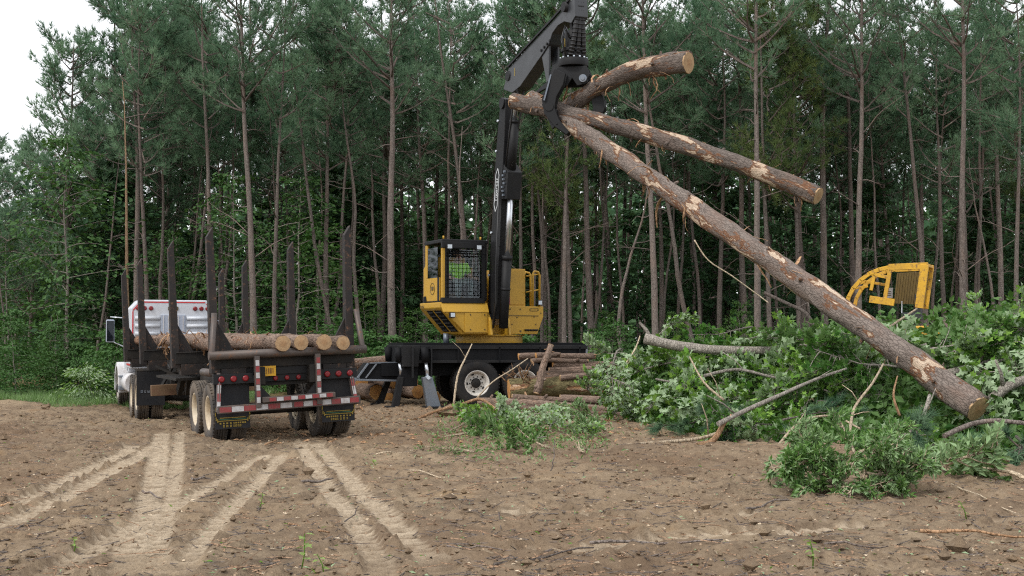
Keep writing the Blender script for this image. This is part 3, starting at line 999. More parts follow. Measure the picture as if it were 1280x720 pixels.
# running gear
for x in (.55, 1.82):
    T_().cyl((x, -.8, .5), (x, .8, .5), .065, 10).build('axle', M['frame_dark'], trailer)
    for s in (-1, 1):
        wheel(trailer, TRM, x, s * 1.07, .51, s, 'muddy', 'tan')
        wheel(trailer, TRM, x, s * .75, .51, s, 'muddy', 'in')
for s in (-1, 1):
    mb = T_()
    for k in range(5):
        mb.beam((.55 + .09 * k, s * .5, .62 + .022 * k), (1.82 - .09 * k, s * .5, .62 + .022 * k), .08, .018)
    mb.prism([(1.0, s * .46, .98), (1.4, s * .46, .98), (1.28, s * .46, .68), (1.1, s * .46, .68)], (0, .08, 0))
    mb.build('leaf_spring', M['frame_dark'], trailer)
    T_().tube([(2.3, s * .62, .98), (3.6, s * .62, .98)], .14, 12).build('air_tank', M['frame_dark'], trailer)
# cylinders with pale ends under the third bolster
for k, (x, y) in enumerate(((.9, 1.02), (.9, .72))):
    T_().tube([(x, y, 1.17), (x + .9, y, 1.17)], .07, 12).tube([(x - .03, y, 1.17), (x - .002, y, 1.17)], .05, 12).build('brake_chamber', M['pipe'], trailer)
T_().prism([(2.6, .52, .98), (3.2, .52, .98), (7.9, .52, .62), (7.9, .52, .5), (7.4, .52, .5)], (0, -.06, 0)).prism([(2.6, -.52, .98), (3.2, -.52, .98), (7.9, -.52, .62), (7.9, -.52, .5), (7.4, -.52, .5)], (0, .06, 0)).build('reach_frame', M['frame_dark'], trailer)
T_().box((7.35, 0, .63), (.1, 2.3, .24)).build('cross_beam', M['rusty'], trailer, .01)
T_().beam((7.4, .9, .72), (8.1, .5, 1.2), .06, .06).beam((7.4, .2, .74), (7.9, .95, 1.15), .05, .05).beam((6.4, .52, .6), (6.0, .52, 1.0), .12, .16).beam((6.9, .62, .58), (6.2, .62, 1.05), .1, .2).build('landing_gear', M['frame_dark'], trailer)
T_().box((5.9, .3, .95), (2.6, 1.5, .05)).box((5.6, .75, 1.2), (3.0, .06, .1)).build('deck_plate', M['frame_dark'], trailer)
mb = T_()
for k in range(6):
    mb.tube([(9.0, -.5 + .2 * k, 1.15), (8.6, -.45 + .18 * k, .9 + .05 * (k % 2)), (8.0, -.4 + .16 * k, 1.1)], .022, 6)
mb.build('air_hose', M['hose'], trailer)
# the rear end: flaps, light boxes, bumpers, posts, plate
RX = -.28
for s in (-1, 1):
    fl = T_().prism([(RX + .16, s * .62, .27), (RX + .16, s * 1.2, .27), (RX + .16, s * 1.2, 1.06), (RX + .16, s * .62, 1.06)], (.016, 0, 0)).build('mud_flap', M['rubber'], trailer)
    mb = T_()
    x = RX + .152
    for z, y0, y1, m in ((.64, .66, 1.16, 0), (.62, .68, 1.14, 1), (.43, .68, 1.14, 1), (.405, .66, 1.16, 0), (.455, .7, 1.12, 0)):
        mb.box((x, s * (y0 + y1) / 2, z), (.008, y1 - y0, .012), m)
    for yy in (.66, 1.16):
        for k in range(5):
            a = PI / 4 * k - PI / 2
            e = (yy + (.035 if yy > 1 else -.035) * math.cos(a))
            mb.box((x, s * e, .52 + .11 * math.sin(a)), (.008, .014, .06), 0)
    y = 1.13
    q = random.Random(5)
    while y > .7:                                        # two rows of unreadable small yellow lettering
        w = q.uniform(.018, .032)
        mb.box((x, s * (y - w / 2), .365), (.008, w, .026), 0)
        if y < 1.08 and y > .76:
            mb.box((x, s * (y - w / 2), .318), (.008, w, .036), 0)
            mb.box((x - .003, s * (y - w / 2), .318), (.008, w * .4, .012), 2)
        y -= w + q.choice((.012, .012, .03))
    mb.build('lettering', [M['yellow_ink'], M['green_ink'], M['rubber']], fl)
    lb = T_().box((RX + .1, s * .9, 1.1), (.1, .66, .17)).build('light_box', M['black'], trailer, .008)
    for k in range(3):
        mb = lens(None, (RX + .05, s * .9 + (k - 1) * .2, 1.1), (-1, 0, 0), .052)
        mb.v = [TRM @ v for v in mb.v]
        mb.build('tail_light', M['red_lens'], lb)
def tape(a, b, n, w, off, parent, first=0, mats=('red_tape', 'white_tape'), gap=.0):
    a, b, off = Vector(a), Vector(b), Vector(off)
    for k in range(n):
        p, q = a.lerp(b, (k + gap) / n), a.lerp(b, (k + 1 - gap) / n)
        T_().beam(p + off, q + off, w, .006, 0, off.normalized()).build('reflector', M[mats[(k + first) % 2]], parent)
bump = T_().beam((RX - .02, 1.2, .60), (RX - .02, -1.25, .64), .07, .13).build('bumper', M['pipe'], trailer, .01)
tape((RX - .02, 1.17, .60), (RX - .02, -.05, .62), 6, .085, (-.038, 0, 0), bump, 0, gap=.02)
tape((RX - .02, -.08, .621), (RX - .02, -1.22, .64), 7, .085, (-.038, 0, 0), bump, 0, gap=.03)
stp = T_().beam((RX - .1, .46, .73), (RX - .1, -.78, .755), .12, .09).build('step_bar', M['pipe'], trailer, .01)
tape((RX - .1, .36, .732), (RX - .1, -.74, .754), 9, .06, (-.063, 0, 0), stp, 0, gap=.04)
for s in (-1, 1):
    y = s * .52
    pst = T_().beam((RX - .04, y, .6), (RX - .02, y, 1.46), .09, .09).build('post', M['pipe'], trailer, .006)
    tape((RX - .04, y, .68), (RX - .02, y, 1.4), 7, .06, (-.048, 0, 0), pst, s > 0, gap=.05)
    T_().prism([(RX - .03, y - s * .04, .68), (RX - .03, y - s * .3, .68), (RX - .03, y - s * .04, .98)], (.03, 0, 0)).build('gusset', M['black'], trailer)
    ds = T_().beam((RX + .0, s * 1.24 - (.06 if s > 0 else -.06), .56), (RX + .12, s * 1.12, 1.2), .06, .08).build('side_strut', M['pipe'], trailer)
    tape((RX + .0, s * 1.24 - (.06 if s > 0 else -.06), .6), (RX + .12, s * 1.12, 1.14), 4, .055, (-.042, 0, .004), ds, s > 0)
pl = T_().box((RX + .14, .32, 1.2), (.02, .31, .17)).build('number_plate', M['orange_plate'], trailer)
mb = T_()
for k in range(7):
    mb.box((RX + .128, .43 - .036 * k, 1.2), (.006, .011 + .007 * (k % 3), .09))
mb.build('plate_marks', M['plate_ink'], pl)
cb = T_().box((RX + .24, -.08, 1.08), (.06, .9, .12)).build('centre_light_box', M['black'], trailer)
for k in range(3):
    mb = lens(None, (RX + .21, .16 - .2 * k, 1.07), (-1, 0, 0), .042)
    mb.v = [TRM @ v for v in mb.v]
    mb.build('marker_light', M['red_lens'], cb)
T_().box((RX + .3, 0, .98), (.06, 1.6, .06)).build('crossmember', M['frame_dark'], trailer)

# ------------------------------------------------------------------ the road tractor (x forward; x = 0 at the centre of its drive axles)
_c = TRM @ Vector((10.05, 0, 0))
TKM = Matrix.Translation((_c.x + .02, _c.y, -.17)) @ Matrix.Rotation(math.radians(90 + 21.5), 4, 'Z')
truck = thing('road_tractor', 'white road tractor with sleeper and round red lights in front of the log trailer', 'truck', TKM.translation)
def K_(): return MB(TKM)
for s in (-1, 1):
    K_().box((2.4, s * .43, .9), (7.4, .09, .26)).build('frame_rail', M['frame_dark'], truck)
for x in (-.66, .66):
    K_().cyl((x, -.8, .5), (x, .8, .5), .08, 10).build('axle', M['frame_dark'], truck)
    for s in (-1, 1):
        wheel(truck, TKM, x, s * 1.07, .51, s, 'muddy', 'tan')
        wheel(truck, TKM, x, s * .75, .51, s, 'muddy', 'in')
K_().cyl((5.55, -.9, .5), (5.55, .9, .5), .06, 10).build('axle', M['frame_dark'], truck)
for s in (-1, 1):
    wheel(truck, TKM, 5.55, s * 1.0, .51, s, 'muddy', 'steer')
K_().cyl((.1, 0, 1.1), (.1, 0, 1.17), .48, 20).build('fifth_wheel', M['frame_dark'], truck)
for s in (-1, 1):
    f = K_().prism([(-1.24, s * .6, .36), (-1.24, s * 1.24, .36), (-1.24, s * 1.24, 1.14), (-1.24, s * .6, 1.14)], (.015, 0, 0)).build('mud_flap', M['rubber'], truck)
    mb = K_()
    for k in range(6):
        mb.box((-1.246, s * .92 + .2 - .075 * k, .68), (.006, .05 - .012 * (k % 2), .055))
        mb.box((-1.25, s * .92 + .2 - .075 * k, .68 + .01 * (k % 3)), (.006, .02, .02), 1)
    mb.build('lettering', [M['steel_grey'], M['rubber']], f)
    K_().tube([(-1.2, s * .4, 1.16), (-1.22, s * 1.24, 1.16)], .025, 8).build('flap_hanger', M['frame_dark'], truck)
# sleeper box: octagonal outline seen from behind
SX, SW, SZ0, SZ1 = 2.5, 1.06, 1.12, 2.9
out = [(SX, SW, SZ0), (SX, SW, SZ1 - .22), (SX, SW - .2, SZ1), (SX, -SW + .2, SZ1), (SX, -SW, SZ1 - .22), (SX, -SW, SZ0)]
slp = K_().prism(out, (1.1, 0, 0)).build('sleeper', M['white'], truck, .03)
for k in range(5):                                       # pressed ribs on its back
    z = 1.62 + .2 * k
    for y0, y1 in ((SW - .1, .34), (-.34, -SW + .1)):
        K_().tube([(SX - .005, y0, z), (SX - .005, y1, z)], [.055, .055], 8).build('rib', M['white'], slp)
pn = K_().box((SX - .02, 0, 2.2), (.05, .62, .62)).build('louvre_panel', M['panel_grey'], slp, .008)
for k in range(5):
    K_().box((SX - .052, -.25 + .125 * k, 2.2), (.02, .018, .58)).build('louvre', M['white_dirty'], pn)
for y in (.88, .72, .56, -.56, -.72, -.88):
    mb = lens(None, (SX - .005, y, 2.68), (-1, 0, 0), .058)
    mb.v = [TKM @ v for v in mb.v]
    mb.build('round_light', M['red_lens'], slp)
K_().box((SX - .015, 0, 2.68), (.03, .26, .1)).build('back_light', M['dark_ink'], slp, .015)
def rs(a, b):
    K_().beam(a, b, .03, .006, 0, (1, 0, 0)).build('red_stripe', M['red_stripe'], slp)
x = SX - .004
rs((x, SW - .24, SZ1 - .06), (x, -SW + .24, SZ1 - .06)); rs((x, SW - .05, SZ1 - .28), (x, SW - .21, SZ1 - .09)); rs((x, -SW + .05, SZ1 - .28), (x, -SW + .21, SZ1 - .09))
rs((x, SW - .05, 1.2), (x, SW - .05, SZ1 - .3)); rs((x, -SW + .05, 1.2), (x, -SW + .05, SZ1 - .3)); rs((x, SW - .07, 1.26), (x, -.2, 1.26))
K_().beam((SX - .003, SW + .012, SZ0 + .1), (SX + 1.0, SW + .012, SZ0 + .1), .006, .05).build('red_stripe', M['red_stripe'], slp)
# cab, hood, fenders
cabp = K_().prism([(3.6, 1.02, 1.0), (3.6, 1.02, 2.72), (4.3, 1.0, 2.7), (4.85, .95, 2.05), (4.85, .95, 1.0)], (0, -2.04, 0)).build('cab', M['white'], truck, .04)
for s in (-1, 1):
    K_().prism([(3.72, s * 1.03, 1.95), (3.72, s * 1.03, 2.5), (4.2, s * 1.02, 2.5), (4.6, s * .98, 2.02), (4.6, s * .98, 1.95)], (0, s * .01, 0)).build('side_window', M['glass_dark'], cabp)
    d = K_().box((4.15, s * 1.032, 1.5), (.86, .02, .85)).build('door', M['white'], cabp, .01)
    K_().box((3.85, s * 1.05, 1.6), (.14, .03, .04)).build('handle', M['chrome'], d)
K_().prism([(4.86, .86, 2.06), (4.34, .9, 2.66), (4.34, -.9, 2.66), (4.86, -.86, 2.06)], (.03, 0, .03)).build('windscreen', M['glass_dark'], cabp)
K_().prism([(4.86, .72, .95), (4.86, .78, 1.75), (4.86, .4, 1.95), (4.86, -.4, 1.95), (4.86, -.78, 1.75), (4.86, -.72, .95)], (1.5, 0, -.12)).build('hood', M['white'], truck, .06)
K_().box((6.38, 0, 1.3), (.06, 1.1, .9)).build('grille', M['chrome'], truck, .02)
K_().box((6.5, 0, .6), (.14, 2.3, .3)).build('front_bumper', M['chrome'], truck, .03)
for s in (-1, 1):
    arc = [(5.55 + .72 * math.cos(a), s * .74, .5 + .74 * math.sin(a)) for a in np.linspace(-.1, PI + .12, 11)]
    arc2 = [(5.55 + .6 * math.cos(a), s * .74, .5 + .62 * math.sin(a)) for a in np.linspace(PI + .12, -.1, 11)]
    K_().prism(arc + arc2, (0, s * .43, 0)).prism(arc, (0, s * .03, 0)).build('fender', M['white_dirty'], truck, .03)
    K_().tube([(3.0, s * .86, .72), (4.5, s * .86, .72)], .28, 18).build('fuel_tank', M['white_dirty'], truck)
    K_().box((4.62, s * 1.02, .55), (.5, .3, .1)).box((4.62, s * 1.04, .86), (.5, .26, .05)).build('step', M['steel_grey'], truck, .008)
    mr = K_().box((4.55, s * 1.42, 2.1), (.09, .22, .62)).build('mirror', M['panel_grey'], truck, .03)
    K_().box((4.5, s * 1.42, 2.1), (.012, .18, .56)).build('mirror_glass', M['glass_dark'], mr)
    K_().tube([(4.5, s * 1.0, 2.45), (4.58, s * 1.42, 2.48)], .018, 6).build('mirror_arm', M['chrome'], mr)
    K_().tube([(4.5, s * 1.0, 1.65), (4.56, s * 1.3, 1.78), (4.57, s * 1.42, 1.9)], .018, 6).build('mirror_arm', M['chrome'], mr)
st = K_().tube([(2.38, -1.02, 1.0), (2.38, -1.02, 3.02), (2.34, -1.02, 3.14), (2.25, -1.02, 3.24)], [.075, .075, .075, .078], 14, caps=True, mc=1).build('exhaust_stack', [M['chrome'], M['black']], truck)
mb = K_()
for k in range(9):
    mb.tube([(2.4, -.6 + .15 * k, 1.3 - .05 * (k % 3)), (1.9, -.5 + .13 * k, 1.05 + .06 * (k % 2)), (1.3, -.4 + .1 * k, 1.1)], .02, 6)
mb.build('air_hose', M['hose'], truck)
K_().box((1.75, 0, .95), (.9, .9, .35)).box((1.2, .5, 1.06), (.3, .3, .2)).box((2.1, .75, .92), (.5, .4, .4)).build('chassis_box', M['frame_dark'], truck)
K_().beam((2.42, .3, 1.0), (2.42, .42, 1.3), .1, .1).build('bracket', M['white_dirty'], truck)

# ------------------------------------------------------------------ sawn logs
def disc_mesh(seed, mat, n=18):
    q = random.Random(seed)
    vs = [(0, 0, .012)] + [((1 + .04 * q.uniform(-1, 1)) * .975 * math.cos(2 * PI * k / n), (1 + .04 * q.uniform(-1, 1)) * .975 * math.sin(2 * PI * k / n), .0) for k in range(n)]
    vs += [(x, y, -.03) for x, y, _ in vs[1:]]
    fs = [(0, 1 + k, 1 + (k + 1) % n) for k in range(n)] + [(1 + k, 1 + n + k, 1 + n + (k + 1) % n, 1 + (k + 1) % n) for k in range(n)]
    return MB().add(vs, fs).mesh('cut_face', [M[mat]])
DISC = [disc_mesh(k, 'cut') for k in range(3)] + [disc_mesh(9, 'cut_orange')]
def strip_mesh(L, seed):
    q = random.Random(seed)
    a, b, w = [], [], q.uniform(.015, .035)
    p, ang = Vector((0, 0, 0)), q.uniform(.2, 1.1)
    for k in range(6):
        ww = w * (1 - .8 * abs(k / 5 - .35))
        a.append(p + Vector((0, -ww, 0))); b.append(p + Vector((0, ww, 0)))
        p = p + Vector((math.sin(ang), q.uniform(-.25, .25), -math.cos(ang))) * L / 5
        ang += q.uniform(-.5, .35)
    n = len(a)
    vs = a + b + [v + Vector((.006, 0, .004)) for v in a + b]
    fs = []
    for k in range(n - 1):
        fs += [(k, k + 1, n + k + 1, n + k), (2 * n + k, 3 * n + k, 3 * n + k + 1, 2 * n + k + 1), (k, 2 * n + k, 2 * n + k + 1, k + 1), (n + k, n + k + 1, 3 * n + k + 1, 3 * n + k)]
    return MB().add(vs, fs).mesh('bark_strip', [M['strip']])
STRIP = [strip_mesh(.16 + .07 * k, 40 + k) for k in range(6)]
RAG = {'f': 1.0}
def log(a, b, ra, rb, label, cat_, group=None, mat='log_bark', bend=0.0, strips=0, seed=0, disc=0, name='log', n=18, stubs=0, bdir=(0, 0, 1)):
    """a felled stem from A to B; local Z runs along it"""
    q = random.Random(seed)
    a, b = Vector(a), Vector(b)
    d = b - a
    L = d.length
    Rm = d.to_track_quat('Z', 'Y').to_matrix().to_4x4()
    Mx = Matrix.Translation(a) @ Rm
    bl = Rm.to_3x3().inverted() @ Vector(bdir)
    bl.z = 0
    ns = max(8, int(L / .16))
    def cen(t):
        return bl * (bend * 4 * t * (1 - t)) + Vector((.012 * math.sin(9 * t + seed), .012 * math.cos(7 * t + seed), t * L))
    ph = [q.uniform(0, 6) for _ in range(6)]
    def jit(i, k):
        th = 2 * PI * k / n
        return 1 + RAG['f'] * (.03 * math.sin(2 * th + ph[0] + i * .3) + .02 * math.sin(5 * th + ph[1] + i * .9) + .025 * math.sin(i * .8 + ph[2]) * math.sin(th + ph[3]) + q.uniform(-.022, .022))
    mb = MB().tube([cen(k / ns) for k in range(ns + 1)], [ra + (rb - ra) * k / ns for k in range(ns + 1)], n, 0, True, True, None, jit)
    for k in range(stubs):
        t, th = q.uniform(.05, .95), q.uniform(0, 6.28)
        r0 = ra + (rb - ra) * t
        u = Vector((math.cos(th), math.sin(th), 0))
        c = cen(t)
        mb.tube([c + u * r0 * .8, c + u * (r0 + .02), c + u * (r0 + q.uniform(.03, .08)) + Vector((0, 0, .03))], [.05, .035, .022], 7, 0)
    o = place(name, mb.mesh(name, [M[mat]]), Mx)
    tag(o, label, cat_, group)
    for t, r, s in ((0, ra, -1), (1, rb, 1)):
        tg_ = (cen(t) - cen(t - s / ns)).normalized()
        c = attach('cut_face', DISC[disc if disc == 3 else (disc + (s > 0)) % 3], o, cen(t) + tg_ * .006, tg_.to_track_quat('Z', 'Y').to_euler())
        c.scale = (r, r, 1)
    for k in range(strips):
        t, th = q.uniform(.02, .98), q.uniform(0, 6.28)
        r0 = (ra + (rb - ra) * t) * .97
        pos = Mx @ (cen(t) + Vector((math.cos(th) * r0, math.sin(th) * r0, 0)))
        sc = q.choice((.35, .45, .6, .9, 1.5)) * (.6 if group and 'trailer' in group else 1)
        place('bark_strip', STRIP[k % 6], Matrix.Translation(pos) @ Matrix.Rotation(q.uniform(0, 6.28), 4, 'Z') @ Matrix.Rotation(q.uniform(-1.9, .2) if math.sin(th) > 0 or q.random() < .4 else 0, 4, 'Y') @ Matrix.Scale(sc, 4), o)
    return o
RAG['f'] = 2.0
# the load: fanned out slightly towards the front
for k, (y0, y1, x0, r0, z, label, dk) in enumerate((
    (.10, .92, -.42, .135, 1.645, 'left log of the trailer load with its pale round end above the number plate', 0),
    (-.24, .48, -.34, .13, 1.645, 'second log of the trailer load with a ragged end', 1),
    (-.62, .05, -.44, .135, 1.65, 'third log of the trailer load with a pale round end at the right post', 2),
    (-.98, -.5, -.33, .12, 1.63, 'right log of the trailer load lying against the right stakes', 0),
    (.62, .75, 2.6, .12, 1.63, 'thin log starting ahead of the rear stakes on the left of the trailer load', 1),
    (.95, .2, 4.3, .13, 1.65, 'log starting ahead of the third left stake of the trailer load', 2),
)):
    a, b = TRM @ Vector((x0, y0, z)), TRM @ Vector((11.9 + .15 * (k % 3), y1, z + .05))
    log(a, b, r0, r0 * .82, label, 'log', 'pine logs loaded on the trailer', 'log_rough', .03, 80, 100 + k, dk, n=14, stubs=6)

RAG['f'] = 1.0
# ------------------------------------------------------------------ the log loader on its carrier (carrier frame: x along it, right in the photo; y away)
BETA = math.radians(15)
CM = Matrix.Translation((-1.0, 33.3, 0)) @ Matrix.Rotation(BETA, 4, 'Z')       # origin on the ground under the outer face of the left wheel
loader = thing('log_loader', 'yellow knuckleboom log loader with black boom on a black wheeled carrier', 'log loader', (CM @ Vector((.6, 1.2, 0))))
def C_(): return MB(CM)
for x in (.1, 1.4):
    for y, sd, ri in ((.14, -1, 'white'), (.48, -1, 'in'), (2.0, 1, 'in'), (2.34, 1, 'white')):
        wheel(loader, CM, x, y, .565, sd, 'clean', ri)
    C_().cyl((x, .3, .545), (x, 2.2, .545), .08, 10).build('axle', M['deck_black'], loader)
C_().box((.62, 1.24, 1.32), (5.0, 2.4, .46)).build('deck', M['deck_black'], loader, .015)
C_().box((.62, .02, 1.5), (5.0, .05, .1)).box((.62, .03, 1.13), (5.0, .06, .07)).build('deck_edge', M['black'], loader, .006)
mb = C_()
for k in range(5):
    mb.box((-1.5 + 1.1 * k, .02, 1.3), (.05, .05, .4))
mb.build('deck_ribs', M['deck_black'], loader)
for y in (.75, 1.75):
    C_().box((.3, y, .92), (5.2, .14, .34)).build('frame_rail', M['deck_black'], loader)
C_().box((.62, 1.24, 1.58), (4.9, 2.3, .06)).build('deck_top', M['deck_black'], loader)
C_().box((3.1, .6, 1.36), (.06, 1.2, .5)).build('end_plate', M['steel_grey'], loader, .01)
# front corner: bracket, tongue, stabiliser legs
C_().prism([(-1.9, -.02, 1.55), (-1.86, -.02, 1.0), (-1.45, -.02, 1.0), (-1.4, -.02, 1.55)], (0, .5, 0)).build('corner_box', M['black'], loader, .012)
C_().prism([(-1.69, .1, 1.4), (-1.95, .1, .64), (-1.84, .1, .5), (-1.46, .1, .5), (-1.41, .1, 1.4)], (0, .3, 0)).build('front_gusset', M['deck_black'], loader, .012)
tg = C_().prism([(-2.62, .75, 1.08), (-2.94, .75, .66), (-1.6, .75, .62), (-1.6, .75, 1.1)], (0, 1.0, 0)).build('tongue', M['deck_black'], loader, .012)
C_().beam((-2.64, .73, 1.08), (-2.92, .73, .7), .05, .05).beam((-2.42, .73, 1.07), (-2.7, .73, .7), .04, .04).beam((-2.98, .73, .66), (-1.7, .73, .62), .05, .05).beam((-3.3, .8, .7), (-2.85, .8, .7), .12, .1).build('tongue_rail', M['steel_grey'], tg, .006)
C_().beam((-2.6, .72, 1.09), (-1.7, .72, 1.11), .03, .03).build('tongue_top_rail', M['steel_grey'], tg)
C_().box((-1.98, .72, .98), (.22, .02, .06)).build('reflector', M['red_tape'], tg)
for k, (x0, y, dx) in enumerate(((-1.26, -.12, .17), (-1.9, 1.7, -.3), (-1.88, .2, -.14))):
    hw = .13 if k == 0 else .07
    lg = C_().prism([(x0 - hw, y - .12, .74), (x0 + hw, y - .12, .74), (x0 + dx + hw * 1.4, y - .12, -.02), (x0 + dx - hw * 1.3, y - .12, -.02)], (0, .24, 0)).build('stabiliser_leg', M['steel_grey' if k == 0 else 'black'], loader, .012)
    C_().box((x0 + dx, y, -.03), (.5, .4, .05)).build('foot_plate', M['black'], lg, .008)
    C_().cyl((x0 - .06, y - .02, 1.5), (x0 - .03, y - .02, 1.12), .1, 14).build('cylinder', M['deck_black'], lg)
    C_().cyl((x0 - .03, y - .02, 1.14), (x0 + .03, y - .02, .7), .048, 12).build('rod', M['chrome'], lg)
for x in (-1.62, -1.14):
    C_().box((x, -.1, 1.12), (.04, .12, .82)).build('leg_guide', M['black'], loader, .006)
C_().cyl((-1.24, -.28, .73), (-1.24, .02, .73), .05, 10).build('leg_pin', M['lamp_grey'], loader)

# ------------------------------------------------------------------ the turret (f forward, l left of the operator, z up)
ALPHA = math.radians(25)
PIV = Vector((-.62, 34.5, 0))
TUM = Matrix(((math.sin(ALPHA), math.cos(ALPHA), 0, PIV.x), (-math.cos(ALPHA), math.sin(ALPHA), 0, PIV.y), (0, 0, 1, 0), (0, 0, 0, 1)))
def U_(): return MB(TUM)
U_().cyl((0, 0, 1.6), (0, 0, 1.8), .9, 40).cyl((0, 0, 1.79), (0, 0, 1.83), .97, 40).build('slew_ring', M['yellow'], loader, .01)
for l in (-1.3, -.62):
    U_().cyl((.15, l, 1.6), (.15, l, 1.86), .08, 10).build('deck_post', M['steel_grey'], loader)
body = U_().box((-.1, -.2, 1.96), (1.7, 1.5, .24)).build('turret_base', M['yellow'], loader, .02)
# lower cab base with its sloping outer flank and the two dark recesses in it
cb_ = U_().prism([(1.0, -.5, 1.83), (1.0, -1.2, 1.83), (1.0, -1.82, 2.52), (1.0, -1.82, 2.66), (1.0, -.5, 2.66)], (-1.45, 0, 0)).build('cab_base', M['yellow'], loader, .02)
U_().prism([(1.0, -1.82, 2.66), (1.12, -1.78, 2.42), (1.12, -.5, 2.42), (1.0, -.5, 2.66)], (0, 0, -.02)).prism([(1.003, -1.78, 2.43), (1.12, -1.75, 2.4), (1.09, -1.12, 1.88), (1.003, -1.16, 1.86)], (0, .01, 0)).prism([(1.003, -.5, 2.42), (1.003, -1.74, 2.42), (1.003, -1.14, 1.86), (1.003, -.5, 1.86)], (.09, 0, 0)).build('front_skirt', M['yellow'], cb_, .012)
n_ = Vector((0, -.69, -.62)).normalized()
for f0, f1 in ((.9, .42), (.3, -.1)):
    mb = U_()
    a, b = Vector((0, -1.27, 1.91)), Vector((0, -1.76, 2.455))
    q = [Vector((f0, *a[1:])), Vector((f1, *a[1:])), Vector((f1, *b[1:])), Vector((f0, *b[1:]))]
    mb.prism([p + n_ * .004 for p in q], n_ * .006)
    r_ = mb.build('flank_opening', M['deck_black'], cb_)
    mb = U_()
    for k in range(6):
        c = a.lerp(b, (k + .5) / 6)
        mb.beam(Vector((f0 - .03, *c[1:])) + n_ * .016, Vector((f1 + .03, *c[1:])) + n_ * .016, .02, .03)
    mb.build('opening_bars', M['frame_dark'], r_)
U_().box((.3, -1.823, 2.47), (.8, .006, .01)).build('seam', M['dark_ink'], cb_)
mb = U_()
for k, (f0, h) in enumerate(((-.4, .1), (-.34, .06), (-.27, .07), (-.21, .06), (-.15, .07))):
    mb.box((f0, -1.823, 2.56), (.018 if k == 0 else .04, .006, h))
    if k:
        mb.box((f0, -1.826, 2.56 + .012 * (-1) ** k), (.018, .006, h * .35), 1)
mb.build('lettering', [M['dark_ink'], M['yellow']], cb_)
# the front panel and foot lamp
fp = U_().box((1.103, -.86, 2.14), (.02, .62, .5)).build('front_panel', M['yellow'], cb_, .006)
mb = U_()
for l in (-1.02, -.62):
    for z in (1.96, 2.34):
        mb.box((1.118, l, z), (.012, .03, .035))
mb.build('latches', M['dark_ink'], fp)
lp = U_().box((1.16, -1.55, 2.33), (.1, .15, .14)).build('work_lamp', M['black'], cb_, .015)
U_().box((1.216, -1.55, 2.33), (.012, .11, .1)).build('lamp_glass', M['lamp_grey'], lp)
# the cab
Z0, Z1, L0, L1, F0, F1 = 2.68, 4.24, -1.76, -.5, -.2, 1.0
cab = U_().box(((F0 + F1) / 2, (L0 + L1) / 2, Z1), (F1 - F0 + .06, L1 - L0 + .04, .1)).build('cab', M['black'], loader, .02)
for f, l, m in ((F1 - .04, L0 + .035, 'yellow'), (F1 - .04, L1 - .05, 'black'), (F0 + .05, L0 + .035, 'yellow'), (F0 + .05, L1 - .05, 'black')):
    U_().box((f, l, (Z0 + Z1) / 2), (.1, .08, Z1 - Z0 - .1)).build('cab_pillar', M[m], cab, .01)
U_().box((.35, -1.18, Z0 + .02), (1.3, 1.2, .06)).build('cab_floor', M['black'], cab)
for z, h in ((Z0 + .03, .14), (Z1 - .1, .16)):
    U_().box((F1 - .01, -1.18, z), (.1, 1.2, h)).build('window_frame', M['black'], cab, .01)
for l in (L0 + .13, L1 - .12):
    U_().box((F1 + .01, l, (Z0 + Z1) / 2), (.06, .1, Z1 - Z0 - .2)).build('window_post', M['black'], cab, .008)
U_().box((F1 - .03, -1.18, 3.46), (.012, 1.04, 1.4)).build('front_glass', M['glass'], cab)
gd = U_()
for k in range(10):
    gd.beam((F1 + .05, -1.64 + .105 * k, 2.82), (F1 + .05, -1.64 + .105 * k, 3.95), .011, .011)
for k in range(12):
    gd.beam((F1 + .064, -1.68, 2.84 + .1 * k), (F1 + .064, -.68, 2.84 + .1 * k), .009, .009)
gd.build('window_guard', M['guard'], cab)
for k in range(4):
    U_().beam((F1 + .07, -1.68, 3.86 + .06 * k), (F1 + .07, -.68, 3.86 + .06 * k), .02, .018).build('guard_bar', M['guard'], cab)
for l in (-1.6, -.78):
    lm = U_().box((F1 + .08, l, 4.09), (.09, .15, .13)).build('work_lamp', M['black'], cab, .012)
    U_().box((F1 + .13, l, 4.09), (.012, .12, .1)).build('lamp_glass', M['lamp_grey'], lm)
for l in (-1.72, -.68):
    U_().cyl((F1 - .02, l, Z1 + .05), (F1 - .02, l, Z1 + .13), .025, 8).build('roof_bolt', M['yellow'], cab)
dr = U_().prism([(F0 + .12, L0, 2.7), (F1 - .1, L0, 2.7), (F1 - .1, L0, 3.3), (F0 + .12, L0, 3.3)], (0, -.03, 0)).prism([(F0 + .12, L0, 3.3), (F0 + .22, L0, 3.3), (F0 + .22, L0, 4.18), (F0 + .12, L0, 4.02)], (0, -.03, 0)).build('cab_door', M['yellow'], cab, .008)
U_().box((.33, L0 - .012, 3.68), (.8, .02, .82)).build('side_glass', M['glass_dark'], dr)
U_().box((.82, L0 - .036, 3.0), (.12, .012, .6)).build('door_strip', M['black'], dr)
c = Vector((.4, L0 - .034, 3.02))                        # the round emblem
mb = U_()
mb.tube([c + Vector((.15 * math.cos(a), 0, .15 * math.sin(a))) for a in np.linspace(0, 2 * PI, 25)], .008, 4, 0, False)
for pts in ([(-.08, .04), (-.03, .07), (0, .03), (.03, .07), (.08, .04), (.06, -.05), (.02, -.02), (0, -.06), (-.02, -.02), (-.06, -.05)],):
    mb.prism([c + Vector((x, .004, z)) for x, z in pts], (0, -.008, 0))
mb.build('emblem', M['dark_ink'], dr)
